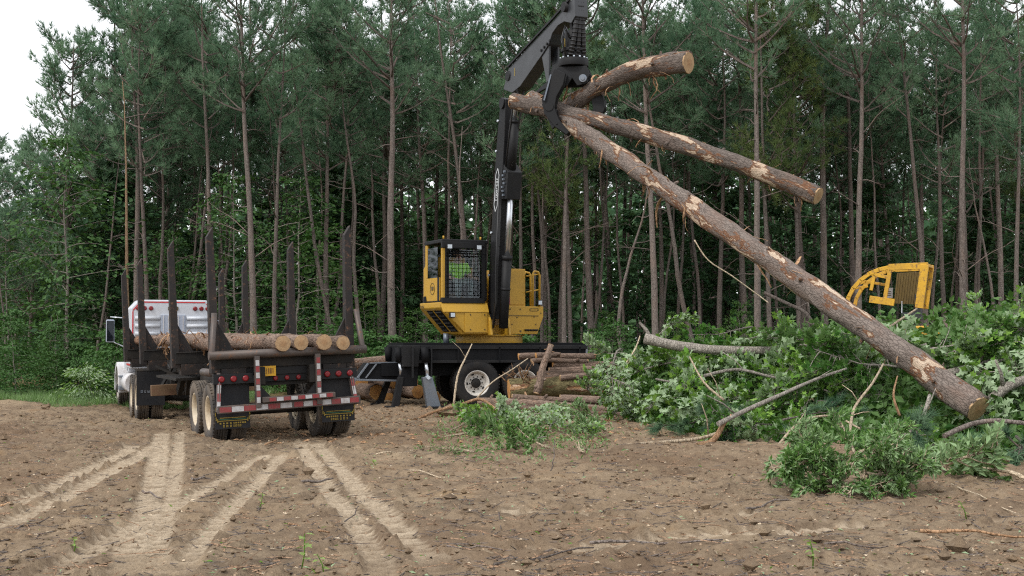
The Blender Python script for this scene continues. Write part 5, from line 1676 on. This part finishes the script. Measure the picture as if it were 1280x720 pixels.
# ------------------------------------------------------------------ leafy branches, bare limbs, pine sprays
def leafy(L, seed, mat, tmpl, size, ntw, per, droop=-.05, wood='grey_bark', twl=.55):
    """a cut branch lying along local +X"""
    q = random.Random(seed)
    mb, p, d, pts = MB(), Vector((0, 0, 0)), Vector((1, 0, q.uniform(-.1, .2))), []
    for k in range(8):
        pts.append(p.copy())
        d += Vector((0, q.uniform(-.22, .22), q.uniform(-.16, .16) + droop))
        p = p + d.normalized() * L / 7
    mb.tube(pts, [.028 * (1 - .11 * k) for k in range(8)], 6, 0)
    Pt, D = [], []
    for t in range(ntw):
        s = q.uniform(1.2, 7) if t else 7
        i = min(6, int(s))
        c = pts[i].lerp(pts[i + 1], s - i)
        ax = (pts[i + 1] - pts[i]).normalized()
        sd = (ax * q.uniform(.2, .9) + Vector((0, q.choice((-1, 1)) * q.uniform(.3, 1), q.uniform(-.4, .6)))).normalized()
        ln = twl * q.uniform(.45, 1.2) * (1 if s < 5 else .7)
        e = c + sd * ln + Vector((0, 0, droop * ln))
        m = c.lerp(e, .5) + Vector((q.uniform(-.04, .04), q.uniform(-.04, .04), .04))
        mb.tube([c, m, e], [.011, .008, .004], 4, 0, False)
        for k in range(per):
            f = .2 + .8 * (k + q.random()) / per
            b = c.lerp(m, f * 2) if f < .5 else m.lerp(e, f * 2 - 1)
            o = Vector((q.gauss(0, .6), q.gauss(0, .6), q.gauss(.0, .45))) + sd * .8
            Pt.append(b); D.append(o + Vector((0, 0, droop * 3)))
    V, F, T = leaves(np.array(Pt, float), np.array(D, float), tmpl, size, .9)
    return mb.mesh('limb', [M[wood]]), fast_mesh('foliage', V, F, T, [M[mat]])
LEAFY = [leafy(2.1, 70 + k, ('leaf_pale', 'leaf_pale', 'leaf')[k % 3], LEAF_LOBED, (.19, .21, .17)[k % 3], 22, 13, -.03) for k in range(6)]
WEEP = [leafy(1.7, 80 + k, 'leaf_pale', LEAF_LOBED, .17, 26, 13, -.28) for k in range(2)]
WILLOW = [leafy(.8, 85 + k, 'leaf_silver', LEAF_LONG, .12, 20, 20, -.1, 'pale_bark', .3) for k in range(3)]
TWIGGY = [leafy(1.2, 90 + k, 'weed', LEAF_LONG, .07, 20, 9, .0, 'pale_bark', .4) for k in range(3)]
def spray(seed):
    """a cut pine bough: limb and needle brushes"""
    q = random.Random(seed)
    mb, Pt, D = MB(), [], []
    pts = [Vector((.3 * k, .05 * math.sin(k + seed), -.02 * k * k + .06 * k)) for k in range(6)]
    mb.tube(pts, [.025, .02, .016, .012, .009, .006], 5, 0)
    for t in range(13):
        i = q.randint(1, 4)
        c = pts[i].lerp(pts[i + 1], q.random())
        sd = Vector((.7, q.uniform(-1, 1), q.uniform(-.3, .5))).normalized()
        e = c + sd * q.uniform(.2, .5)
        mb.tube([c, e], [.009, .005], 4, 0, False)
        for k in range(6):
            Pt.append(c.lerp(e, .4 + .12 * k)); D.append(sd)
    V, F, T = needles(np.array(Pt, float), np.array(D, float), 16, .26, .0055, .42)
    return mb.mesh('limb', [M['pine_bark']]), fast_mesh('foliage', V, F, T, [M['needle']])
SPRAY = [spray(k) for k in (1, 2)]
def put_branch(pr, x, y, z, az, pitch, roll, k, label, group, name='leafy_branch', cat_='branch'):
    o = thing(name, label, cat_, (x, y, z), group, None, (k, k, k))
    o.rotation_euler = (Matrix.Rotation(az, 3, 'Z') @ Matrix.Rotation(-pitch, 3, 'Y') @ Matrix.Rotation(roll, 3, 'X')).to_euler()
    attach('limb', pr[0], o)
    attach('foliage', pr[1], o)
    return o
FX, FY = [1.9, 2.5, 2.8, 3.2, 4.4, 5.5, 7.0, 9.0, 14.0], [29.5, 28.6, 25.4, 22.6, 20.6, 19.2, 18.0, 17.0, 16.4]
HX, HY = [1.9, 2.7, 3.6, 6.0, 8.0, 10.0, 14.0], [.55, 1.05, 1.45, 1.85, 2.0, 2.3, 2.4]
def pile_h(x, y):
    return float(np.interp(x, HX, HY)) * float(sstep(0, min(8.5, 31 - np.interp(x, FX, FY)) , y - np.interp(x, FX, FY))) * (1 + .14 * math.sin(2.1 * x + .8 * y) + .1 * math.sin(4.7 * x - 2 * y))
LA, LBt = P(664, 124, gy + 1.15), P(1222, 512, 20.2)
def near_log(x, y, z):
    p, d = Vector((x, y, z)), LBt - LA
    t = max(0, min(1, (p - LA).dot(d) / d.length_squared))
    c = LA + d * t
    return (p - c).length < 1.45 and z > c.z - 1.15
BR, n, tries = 'leafy cut branches heaped in the brush pile', 0, 0
while n < 215 and tries < 4000:
    tries += 1
    x = 2.3 + 11.2 * rnd.random() ** 1.1
    yf = float(np.interp(x, FX, FY))
    y = yf + .4 + (30.4 - yf) * rnd.random() ** 1.2
    h = pile_h(x, y)
    z = gz1(x, y) + h * rnd.uniform(.7, 1.02) + .02
    pxx = 640 + FOC * x / y
    if (950 < pxx < 1215 and z > P(pxx, 408, y).z - .28) or (pxx >= 1215 and z > P(pxx, 395, y).z - .25):
        continue
    if near_log(x, y, z) or (5.6 < x < 8.6 and y < 20.4 and z > .32):
        continue
    az = -PI / 2 + rnd.gauss(0, 1.15)
    if x < 4.2:
        az = rnd.uniform(-1.7, .3)
    put_branch(LEAFY[n % 6], x, y, z, az, rnd.uniform(-.35, .28) * min(1, h), rnd.uniform(0, 6.28), rnd.uniform(.65, 1.1) * (.6 + .4 * min(1, h)), 'leafy cut hardwood branch lying in the heap of brush', BR)
    n += 1
for k, (px, py, Y, az, pit, sc, w, label) in enumerate((
    (776, 436, 27.6, -2.1, .0, .85, 0, 'leafy branch drooping over the pole pile at the left end of the brush'),
    (752, 456, 27.4, -1.75, -.2, .75, 1, 'second leafy branch drooping in front of the pole pile'),
    (736, 486, 27.0, -1.8, -.4, .6, 0, 'lowest leafy branch drooping down to the poles on the ground'),
    (772, 442, 28.6, -2.4, -.2, .5, 1, 'leafy branch tip hanging right of the leaning stick'),
    (824, 418, 27.0, .6, .8, .5, 1, 'arched leafy twig standing above the left end of the grey limb'),
    (1000, 425, 25.5, 2.2, .7, .7, 0, 'upright leafy branch left of the yellow machine'),
    (1100, 408, 27.5, 1.8, .5, .3, 1, 'leafy branch tip just below the yellow machine cage'),
    (1225, 404, 26.5, 1.3, .0, .5, 0, 'leafy branch on the crest of the brush right of the yellow machine'),
)):
    p = P(px, py, Y)
    put_branch(WEEP[w], p.x, p.y, p.z, az, pit, k * 1.3, sc, label, 'leafy branches that stick out of the brush', 'leafy_branch')
for k in range(16):
    x = rnd.uniform(3.0, 11)
    y = float(np.interp(x, FX, FY)) + rnd.uniform(.1, 1.6)
    z = gz1(x, y) + pile_h(x, y) + rnd.uniform(.05, .25)
    put_branch(SPRAY[k % 2], x, y, z, -PI / 2 + rnd.gauss(0, 1.0), rnd.uniform(-.25, .2), rnd.uniform(0, 6), rnd.uniform(.7, 1.1), 'cut pine bough with green needles at the foot of the brush pile', 'pine boughs along the foot of the brush', 'pine_bough')
# the bush of pale narrow leaves in front
b0 = P(1076, 622, 14.2)
for k in range(40):
    a = k * 2.4
    r = .46 * math.sqrt((k + .5) / 40)
    x, y = b0.x + r * math.cos(a) * 1.05, b0.y + .25 + r * math.sin(a) * .6
    put_branch(WILLOW[k % 3], x, y, gz1(x, y) + .05 + .42 * (1 - r) * (k % 3) / 2, a + rnd.uniform(-.5, .5), rnd.uniform(.05, .75), rnd.uniform(0, 6), rnd.uniform(.5, .78), 'leafy shoot with narrow pale leaves in the low bush in front of the brush pile', 'shoots of the low bush', 'leafy_shoot', 'shoot')
for k, (px, py, Y, az, label) in enumerate(((1262, 575, 16.0, 2.6, 'pale leafy shoot at the right edge of the photo'), (1282, 600, 15.2, 2.2, 'lower pale leafy shoot at the right edge of the photo'), (1160, 590, 15.6, -.6, 'pale leafy shoot leaning right of the low bush'))):
    p = P(px, py, Y)
    put_branch(WILLOW[k], p.x, p.y, max(p.z, gz1(p.x, p.y) + .05), az, .5, k, 1.1, label, 'pale shoots at the right', 'leafy_shoot', 'shoot')
for k in range(15):
    px, py = rnd.gauss(668, 46), rnd.gauss(545, 15)
    g = G(px, py)
    put_branch(LEAFY[k % 6], g.x, g.y, gz1(g.x, g.y) + rnd.uniform(.12, .3), rnd.uniform(0, 6.28), rnd.uniform(-.1, .35), rnd.uniform(0, 6), rnd.uniform(.3, .5), 'leafy piece of a felled branch lying in the weeds before the pole pile', 'felled branch pieces in the weeds')
# branches flattened on the ground by the poles, and the twig by the trailer wheel
for k in range(16):
    px, py = rnd.uniform(575, 765), rnd.uniform(520, 575)
    g = G(px, py)
    put_branch(TWIGGY[k % 3] if k % 2 else WILLOW[k % 3], g.x, g.y, gz1(g.x, g.y) + .08, rnd.uniform(0, 6.28), rnd.uniform(0, .3), rnd.uniform(0, 6), rnd.uniform(.55, .9), 'small leafy twig lying on the ground in front of the pole pile', 'leafy twigs before the pole pile', 'leafy_twig', 'twig')
g = G(440, 537)
put_branch(TWIGGY[0], g.x, g.y, gz1(g.x, g.y) + .1, 2.9, .12, .6, 1.15, 'thin leafy twig lying under the right trailer wheels', None, 'leafy_twig', 'twig')

# bare limbs in the brush, drawn as they lie
LIMBS = 'bare limbs in the brush pile'
def limb(pix, r0, r1, label, mat='grey_bark', twigs=0, seed=0, group=LIMBS, name='bare_limb'):
    q = random.Random(seed)
    key = [P(a, b, Y) for a, b, Y in pix]
    pts = []
    for i in range(len(key) - 1):
        for k in range(4):
            t = k / 4
            p0, p1, p2, p3 = key[max(0, i - 1)], key[i], key[i + 1], key[min(len(key) - 1, i + 2)]
            pts.append(.5 * ((2 * p1) + (p2 - p0) * t + (2 * p0 - 5 * p1 + 4 * p2 - p3) * t * t + (3 * p1 - p0 - 3 * p2 + p3) * t ** 3))
    pts.append(key[-1])
    n = len(pts)
    rad = [r0 + (r1 - r0) * k / (n - 1) for k in range(n)]
    o0 = pts[0].copy()
    mb = MB().tube([p - o0 for p in pts], rad, 9, 0, True, True, None, lambda i, k: 1 + q.uniform(-.09, .09))
    o = place(name, mb.mesh(name, [M[mat]]), Matrix.Translation(o0))
    tag(o, label, 'limb' if name == 'bare_limb' else 'stick', group)
    for k in range(twigs):
        i = q.randint(1, n - 2)
        a = pts[i]
        dv = Vector((q.uniform(-.6, .6), q.uniform(-.3, .3), q.uniform(.1, .8))).normalized() * q.uniform(.25, .6)
        MB().tube([a, a + dv * .5 + Vector((.03, 0, .02)), a + dv], [rad[i] * .45, rad[i] * .35, rad[i] * .2], 6).build('twig', M[mat], o)
    return o
limb([(806, 423, 26.6), (850, 433, 26.4), (905, 438, 26.2), (985, 438, 26.0), (1090, 442, 26.2), (1200, 425, 27)], .115, .06, 'long thick grey limb lying across the top of the brush pile', 'grey_bark', 4, 1)
limb([(898, 530, 20.2), (930, 514, 20.6), (975, 494, 21), (1020, 474, 21.6), (1058, 461, 22)], .042, .022, 'slanting grey limb in the middle front of the brush', 'grey_bark', 2, 2)
limb([(1150, 476, 22.6), (1195, 464, 22.8), (1250, 450, 23), (1300, 432, 23.4)], .08, .06, 'pale grey limb right of the long held log', 'grey_bark', 2, 3)
limb([(1236, 502, 21), (1262, 482, 21), (1300, 470, 21.3)], .085, .08, 'thick pale limb at the right edge above the log end', 'grey_bark', 1, 4)
limb([(1246, 410, 24), (1250, 432, 23.8), (1262, 448, 23.6), (1256, 470, 23.4), (1244, 492, 23.2)], .06, .04, 'crooked upright limb near the right edge of the brush', 'grey_bark', 2, 5)
limb([(1096, 560, 18.6), (1130, 545, 18.8), (1152, 524, 19), (1162, 494, 19.4)], .045, .025, 'curved limb under the long held log', 'grey_bark', 2, 6)
limb([(1180, 545, 18.2), (1215, 530, 18.4), (1250, 526, 18.4), (1300, 532, 18.2)], .04, .03, 'dark arched limb below the cut end of the long held log', 'pine_bark', 1, 7)
limb([(955, 366, 26), (985, 380, 25.8), (1008, 392, 25.6), (1022, 420, 25.4), (1034, 452, 25)], .035, .04, 'dark bent twig limb left of the long held log', 'pine_bark', 3, 8)
limb([(1062, 545, 18.6), (1068, 510, 19), (1090, 480, 19.4), (1104, 455, 20)], .022, .016, 'thin upright pale twig in front of the long held log', 'pale_bark', 2, 9)
limb([(1125, 520, 20.5), (1117, 495, 20.6), (1122, 470, 20.8)], .024, .012, 'splintered brown stub hanging under the long held log', 'strip', 0, 10)
limb([(880, 470, 24), (920, 462, 24), (960, 470, 23.6), (1000, 480, 23.4)], .035, .02, 'thin limb half hidden in leaves in the middle of the brush', 'grey_bark', 2, 11)
limb([(1180, 400, 26), (1190, 430, 25.4), (1172, 470, 24.6)], .03, .025, 'brown curved twig right of the yellow machine', 'pine_bark', 1, 12)
limb([(1098, 418, 26.6), (1125, 400, 27), (1146, 386, 27.4)], .03, .02, 'slanting stick in front of the yellow machine', 'pale_bark', 0, 13)
limb([(868, 300, 29), (885, 325, 29), (915, 345, 29), (952, 372, 29), (960, 378, 28.8)], .016, .012, 'thin curved vine hanging below the middle held log', 'pale_bark', 0, 14)
limb([(725, 566, 20.6), (790, 556, 20.4), (862, 550, 20.6), (900, 541, 20.6)], .028, .03, 'long stick on the soil along the foot of the brush', 'pale_bark', 1, 15)
limb([(782, 576, 19.6), (815, 568, 19.7), (858, 560, 20)], .045, .035, 'short thick stick on the soil before the brush', 'pine_bark', 0, 16)
limb([(872, 558, 20), (892, 550, 20.2), (907, 524, 20.4)], .05, .04, 'torn orange stick end sticking up at the foot of the brush', 'strip', 1, 17)
limb([(970, 560, 19.6), (1000, 528, 20), (1040, 520, 20.4), (1075, 536, 20)], .022, .015, 'thin arched twig over the dark foot of the brush', 'pale_bark', 1, 18)
limb([(905, 500, 22), (880, 478, 22.4), (862, 446, 23)], .022, .014, 'thin slanting twig left in the brush', 'pale_bark', 1, 19)
limb([(771, 470, 27), (792, 440, 27.2), (800, 420, 27.4)], .02, .014, 'thin upright twig at the left end of the brush', 'pale_bark', 1, 20)
STK = 'loose sticks by the carrier wheels'
limb([(567, 507, 30), (572, 470, 30.2), (582, 447, 30.4), (590, 430, 30.6)], .028, .014, 'pale forked stick standing in front of the left carrier wheel', 'pale_bark', 1, 21, STK, 'stick')
limb([(594, 500, 30.2), (615, 478, 30.2), (640, 462, 30.4), (660, 448, 30.6)], .018, .014, 'thin pale stick slanting across the gap between the carrier wheels', 'pale_bark', 0, 22, STK, 'stick')
limb([(514, 527, 28), (545, 514, 28.2), (575, 506, 28.2), (600, 499, 28.2), (618, 510, 27.8), (634, 522, 27.4)], .032, .03, 'arched orange stick on the ground before the carrier', 'strip', 1, 23, STK, 'stick')
limb([(540, 548, 23.4), (580, 530, 24), (600, 516, 25)], .016, .012, 'thin twig over the weeds before the carrier', 'pale_bark', 0, 24, STK, 'stick')
limb([(196, 507, 30.3), (205, 500, 30.3), (212, 502, 30.3), (228, 504, 30.4)], .035, .05, 'pale broken stick lying under the trailer', 'pale_bark', 0, 25, STK, 'stick')

# ------------------------------------------------------------------ leaves in the depth of the heap, weeds, litter
N = 26000
X = 2.2 + 11.7 * rng.uniform(0, 1, N)
YF = np.interp(X, FX, FY)
Y = YF + .3 + (30.6 - YF) * rng.uniform(0, 1, N) ** 1.1
Hh = np.array([pile_h(a, b) for a, b in zip(X, Y)])
Z = gz(X, Y, False) + Hh * (.05 + .9 * rng.uniform(0, 1, N) ** .6)
V, F, T = leaves(np.stack([X, Y, Z], 1), rng.normal(0, 1, (N, 3)) + np.array([0, -.5, -.2]), LEAF_SIMPLE, .19, .8)
o = place('brush_leaves', fast_mesh('brush_leaves', V, F, T, [M['leaf']]), Matrix())
tag(o, 'tangled green leaves deep inside the heap of brush', None, None, 'stuff')
N = 9000
px, py = rng.uniform(540, 800, N), rng.uniform(502, 585, N)
w_ = np.exp(-((px - 655) / 85) ** 2 - ((py - 540) / 30) ** 2)
ok = rng.uniform(0, 1, N) < w_ * (.35 + .8 * (vnoise(px / 14, py / 7, 31) > -.1))
gp = np.array([G(a, b) for a, b in zip(px[ok], py[ok])])
Z = gz(gp[:, 0], gp[:, 1]) + rng.uniform(0, 1, len(gp)) ** 1.5 * (.12 + .38 * np.maximum(0, vnoise(gp[:, 0] / .8, gp[:, 1] / .8, 33)))
V, F, T = leaves(np.stack([gp[:, 0], gp[:, 1], Z], 1), rng.normal(0, 1, (len(gp), 3)) + np.array([0, 0, .5]), LEAF_LONG, .085, .7)
o = place('weeds', fast_mesh('weeds', V, F, T, [M['weed']]), Matrix())
tag(o, 'low green weeds on the soil in front of the pole pile', None, None, 'stuff')
def scatter(N, Y0, Y1, pw):
    Y = Y0 + (Y1 - Y0) * rng.uniform(0, 1, N) ** pw
    return rng.uniform(-.46, .46, N) * Y, Y
# sticks and needles: thin three sided prisms
def sticks(X, Y, L, Wd, mat, name, label):
    N = len(X)
    a = rng.uniform(0, 2 * PI, N)
    d = np.stack([np.cos(a), np.sin(a), rng.normal(.03, .1, N)], 1)
    L = L * rng.lognormal(0, .5, (N, 1))
    c = np.stack([X, Y, gz(X, Y) + Wd * .8], 1)
    side = np.stack([-np.sin(a), np.cos(a), np.zeros(N)], 1) * Wd * rng.uniform(.6, 1.5, (N, 1))
    up = np.array([0, 0, 1.0]) * Wd * 1.4
    p0, p1 = c - d * L / 2, c + d * L / 2 + rng.normal(0, .015, (N, 3))
    V = np.stack([p0 - side, p0 + side, p0 + up, p1 - side * .5, p1 + side * .5, p1 + up * .5], 1).reshape(-1, 3)
    f = np.array([(0, 1, 4), (0, 4, 3), (1, 2, 5), (1, 5, 4), (2, 0, 3), (2, 3, 5)])
    F = (f[None] + (np.arange(N) * 6)[:, None, None]).reshape(-1, 3)
    tag(place(name, fast_mesh(name, V, F, None, [M[mat]]), Matrix()), label, None, None, 'stuff')
d_, _s = None, None
def off_track(X, Y, keep=.25):
    d, s = track_field(X, Y)
    ok = (d > 1.1) | (rng.uniform(0, 1, len(X)) < keep)
    return X[ok], Y[ok]
X, Y = off_track(*scatter(3600, 9, 36, 1.3))
sticks(X, Y, .16, .006, 'flake', 'twig_litter', 'small brown twigs littered over the soil')
X, Y = off_track(*scatter(5500, 9, 36, 1.3))
sticks(X, Y, .11, .006, 'pine_bark', 'twig_litter', 'small dark twigs littered over the soil')
def chips(N, Y0, Y1, size, mat, name, label, xr=None, pw=1.2):
    X, Y = off_track(*scatter(N, Y0, Y1, pw))
    if xr:
        ok = (X > xr[0]) & (X < xr[1]); X, Y = X[ok], Y[ok]
    V, F, T = leaves(np.stack([X, Y, gz(X, Y) + .012], 1), np.stack([rng.normal(0, 1, len(X)), rng.normal(0, 1, len(X)), rng.normal(.05, .2, len(X))], 1), LEAF_LONG if size > .05 else LEAF_SIMPLE, size, 1.2)
    tag(place(name, fast_mesh(name, V, F, T, [M[mat]]), Matrix()), label, None, None, 'stuff')
chips(4500, 9, 36, .055, 'flake', 'bark_litter', 'orange bark flakes littered over the soil')
chips(3600, 21, 34, .13, 'strip', 'bark_litter', 'bark flakes around the stacked logs', (-5.5, 3.5), 1.0)
chips(1500, 9, 34, .05, 'pale_bark', 'wood_litter', 'pale wood chips littered over the soil')
chips(1300, 9, 30, .055, 'leaf_pale', 'leaf_litter', 'torn green leaves littered over the soil')
# clods of earth
X, Y = off_track(*scatter(3400, 8.8, 34, 1.35), .06)
N = len(X)
s = .011 * rng.lognormal(0, .55, N) * (1 + Y / 26)
ico = np.array([(0, 0, 1), (.9, 0, .25), (.28, .85, .25), (-.73, .53, .25), (-.73, -.53, .25), (.28, -.85, .25), (0, 0, -.6)], float)
f = np.array([(0, 1, 2), (0, 2, 3), (0, 3, 4), (0, 4, 5), (0, 5, 1), (6, 2, 1), (6, 3, 2), (6, 4, 3), (6, 5, 4), (6, 1, 5)])
V = ico[None] * (s[:, None, None] * rng.uniform(.6, 1.5, (N, 7, 3))) + np.stack([X, Y, gz(X, Y) + s * .2], 1)[:, None]
F = (f[None] + (np.arange(N) * 7)[:, None, None]).reshape(-1, 3)
o = place('dirt_clods', fast_mesh('dirt_clods', V.reshape(-1, 3), F, None, [M['soil']]), Matrix())
tag(o, 'small clods of earth strewn over the soil', None, None, 'stuff')

# single sticks one can pick out on the soil
ST = 'sticks lying on the bare soil'
for k, (x0, y0, x1, y1, r, m, label) in enumerate((
    (735, 688, 905, 684, .014, 'pine_bark', 'long brown stick on the soil at the bottom right of centre'),
    (620, 722, 740, 694, .011, 'pine_bark', 'thin stick slanting up to the left end of the long brown one'),
    (905, 684, 985, 682, .009, 'pale_bark', 'thin stick in line with the long brown one, to its right'),
    (560, 692, 640, 698, .009, 'pine_bark', 'short thin stick near the bottom centre'),
    (1150, 668, 1290, 676, .017, 'strip', 'reddish stick at the lower right edge'),
    (1030, 684, 1110, 690, .010, 'pine_bark', 'dark stick on the soil below the low bush'),
    (372, 608, 416, 605, .02, 'pine_bark', 'dark stick lying across the right pair of wheel tracks'),
    (362, 664, 412, 675, .016, 'strip', 'reddish curved stick just left of the right wheel tracks'),
    (432, 662, 450, 640, .008, 'pine_bark', 'thin stick standing out between the right wheel tracks'),
    (240, 602, 262, 600, .018, 'pine_bark', 'short dark stick on the middle wheel track'),
    (178, 616, 200, 625, .014, 'pine_bark', 'short stick left of the middle wheel tracks'),
    (508, 590, 560, 602, .012, 'pale_bark', 'pale stick right of the wheel tracks'),
    (470, 570, 520, 566, .012, 'pale_bark', 'pale stick on the soil behind the right trailer wheels'),
    (330, 560, 352, 548, .016, 'strip', 'orange splinter on the soil below the trailer bumper'),
    (690, 590, 694, 560, .01, 'pine_bark', 'thin upright stick in the soil left of the brush'),
    (930, 640, 985, 630, .012, 'pine_bark', 'dark stick left of the low bush'),
    (1190, 610, 1270, 645, .012, 'pale_bark', 'pale forked twig right of the low bush'),
    (0, 634, 28, 633, .014, 'strip', 'orange stick at the left edge of the soil'),
    (20, 668, 60, 652, .010, 'pine_bark', 'thin dark stick in the lower left'),
    (800, 640, 840, 652, .010, 'pine_bark', 'dark stick in the middle of the right soil'),
)):
    a, b = G(x0, y0), G(x1, y1)
    if label.startswith('thin upright'):
        b = a + Vector((.05, .1, .42))
    q = random.Random(k)
    pts = []
    for i in range(7):
        p = a.lerp(b, i / 6) + Vector((q.uniform(-.02, .02), q.uniform(-.03, .03), 0))
        zz_ = gz1(p.x, p.y) + r + .02 if not label.startswith('thin upright') else p.z
        pts.append(Vector((p.x, p.y, zz_ + .015 * math.sin(i * 1.4 + k))))
    o0 = pts[0].copy()
    o = place('stick', MB().tube([p - o0 for p in pts], [r * (1 - .08 * i) for i in range(7)], 7).mesh('stick', [M[m]]), Matrix.Translation(o0))
    tag(o, label, 'stick', ST)

# fresh sprouts in the foreground: every leaf a part
lv = {}
for nm, tm in (('a', LEAF_LOBED), ('b', LEAF_SIMPLE)):
    V, F, T = leaves(np.zeros((1, 3)), np.array([[1.0, 0, 0]]), tm, 1.0, 50)
    lv[nm] = fast_mesh('leaf', V, F, T, [M['sprout']])
for px, py, hgt, nl, sz, kind, label in (
    (376, 716, .26, 9, .085, 'a', 'bright green sprout with lobed leaves at the bottom left of centre'),
    (405, 720, .13, 8, .075, 'b', 'smaller bright green sprout right of the lobed one at the bottom'),
    (1016, 712, .2, 10, .075, 'b', 'bright green sprout at the bottom right below the low bush'),
    (322, 640, .16, 5, .08, 'b', 'little green sprout between the middle and right wheel tracks'),
    (960, 612, .2, 8, .08, 'b', 'green sprout on the soil left of the low bush'),
    (1208, 648, .14, 7, .06, 'b', 'small green sprout at the right below the pale twig'),
    (92, 690, .1, 6, .06, 'b', 'faint green sprout in the lower left'),
    (470, 583, .1, 6, .09, 'b', 'low green sprout right of the right wheel tracks'),
):
    g = G(px, py)
    o = thing('sprout', label, 'sprout', (g.x, g.y, gz1(g.x, g.y)), 'green sprouts on the soil')
    q = random.Random(px)
    top = Vector((q.uniform(-.06, .06), .02, hgt))
    base = Vector((0, 0, -.03))
    MB(Matrix.Translation(o.location)).tube([base, base.lerp(top, .5) + Vector((.015, 0, 0)), top], [.006, .005, .003], 6).build('stem', M['sprout'], o)
    for k in range(nl):
        t = .3 + .7 * (k + 1) / nl
        l = attach('leaf', lv[kind], o, base.lerp(top, t), (q.uniform(-.4, .4), q.uniform(-.5, .45), k * 2.4 + q.uniform(-.4, .4)))
        s_ = sz * q.uniform(.8, 1.3)
        l.scale = (s_, s_, s_)
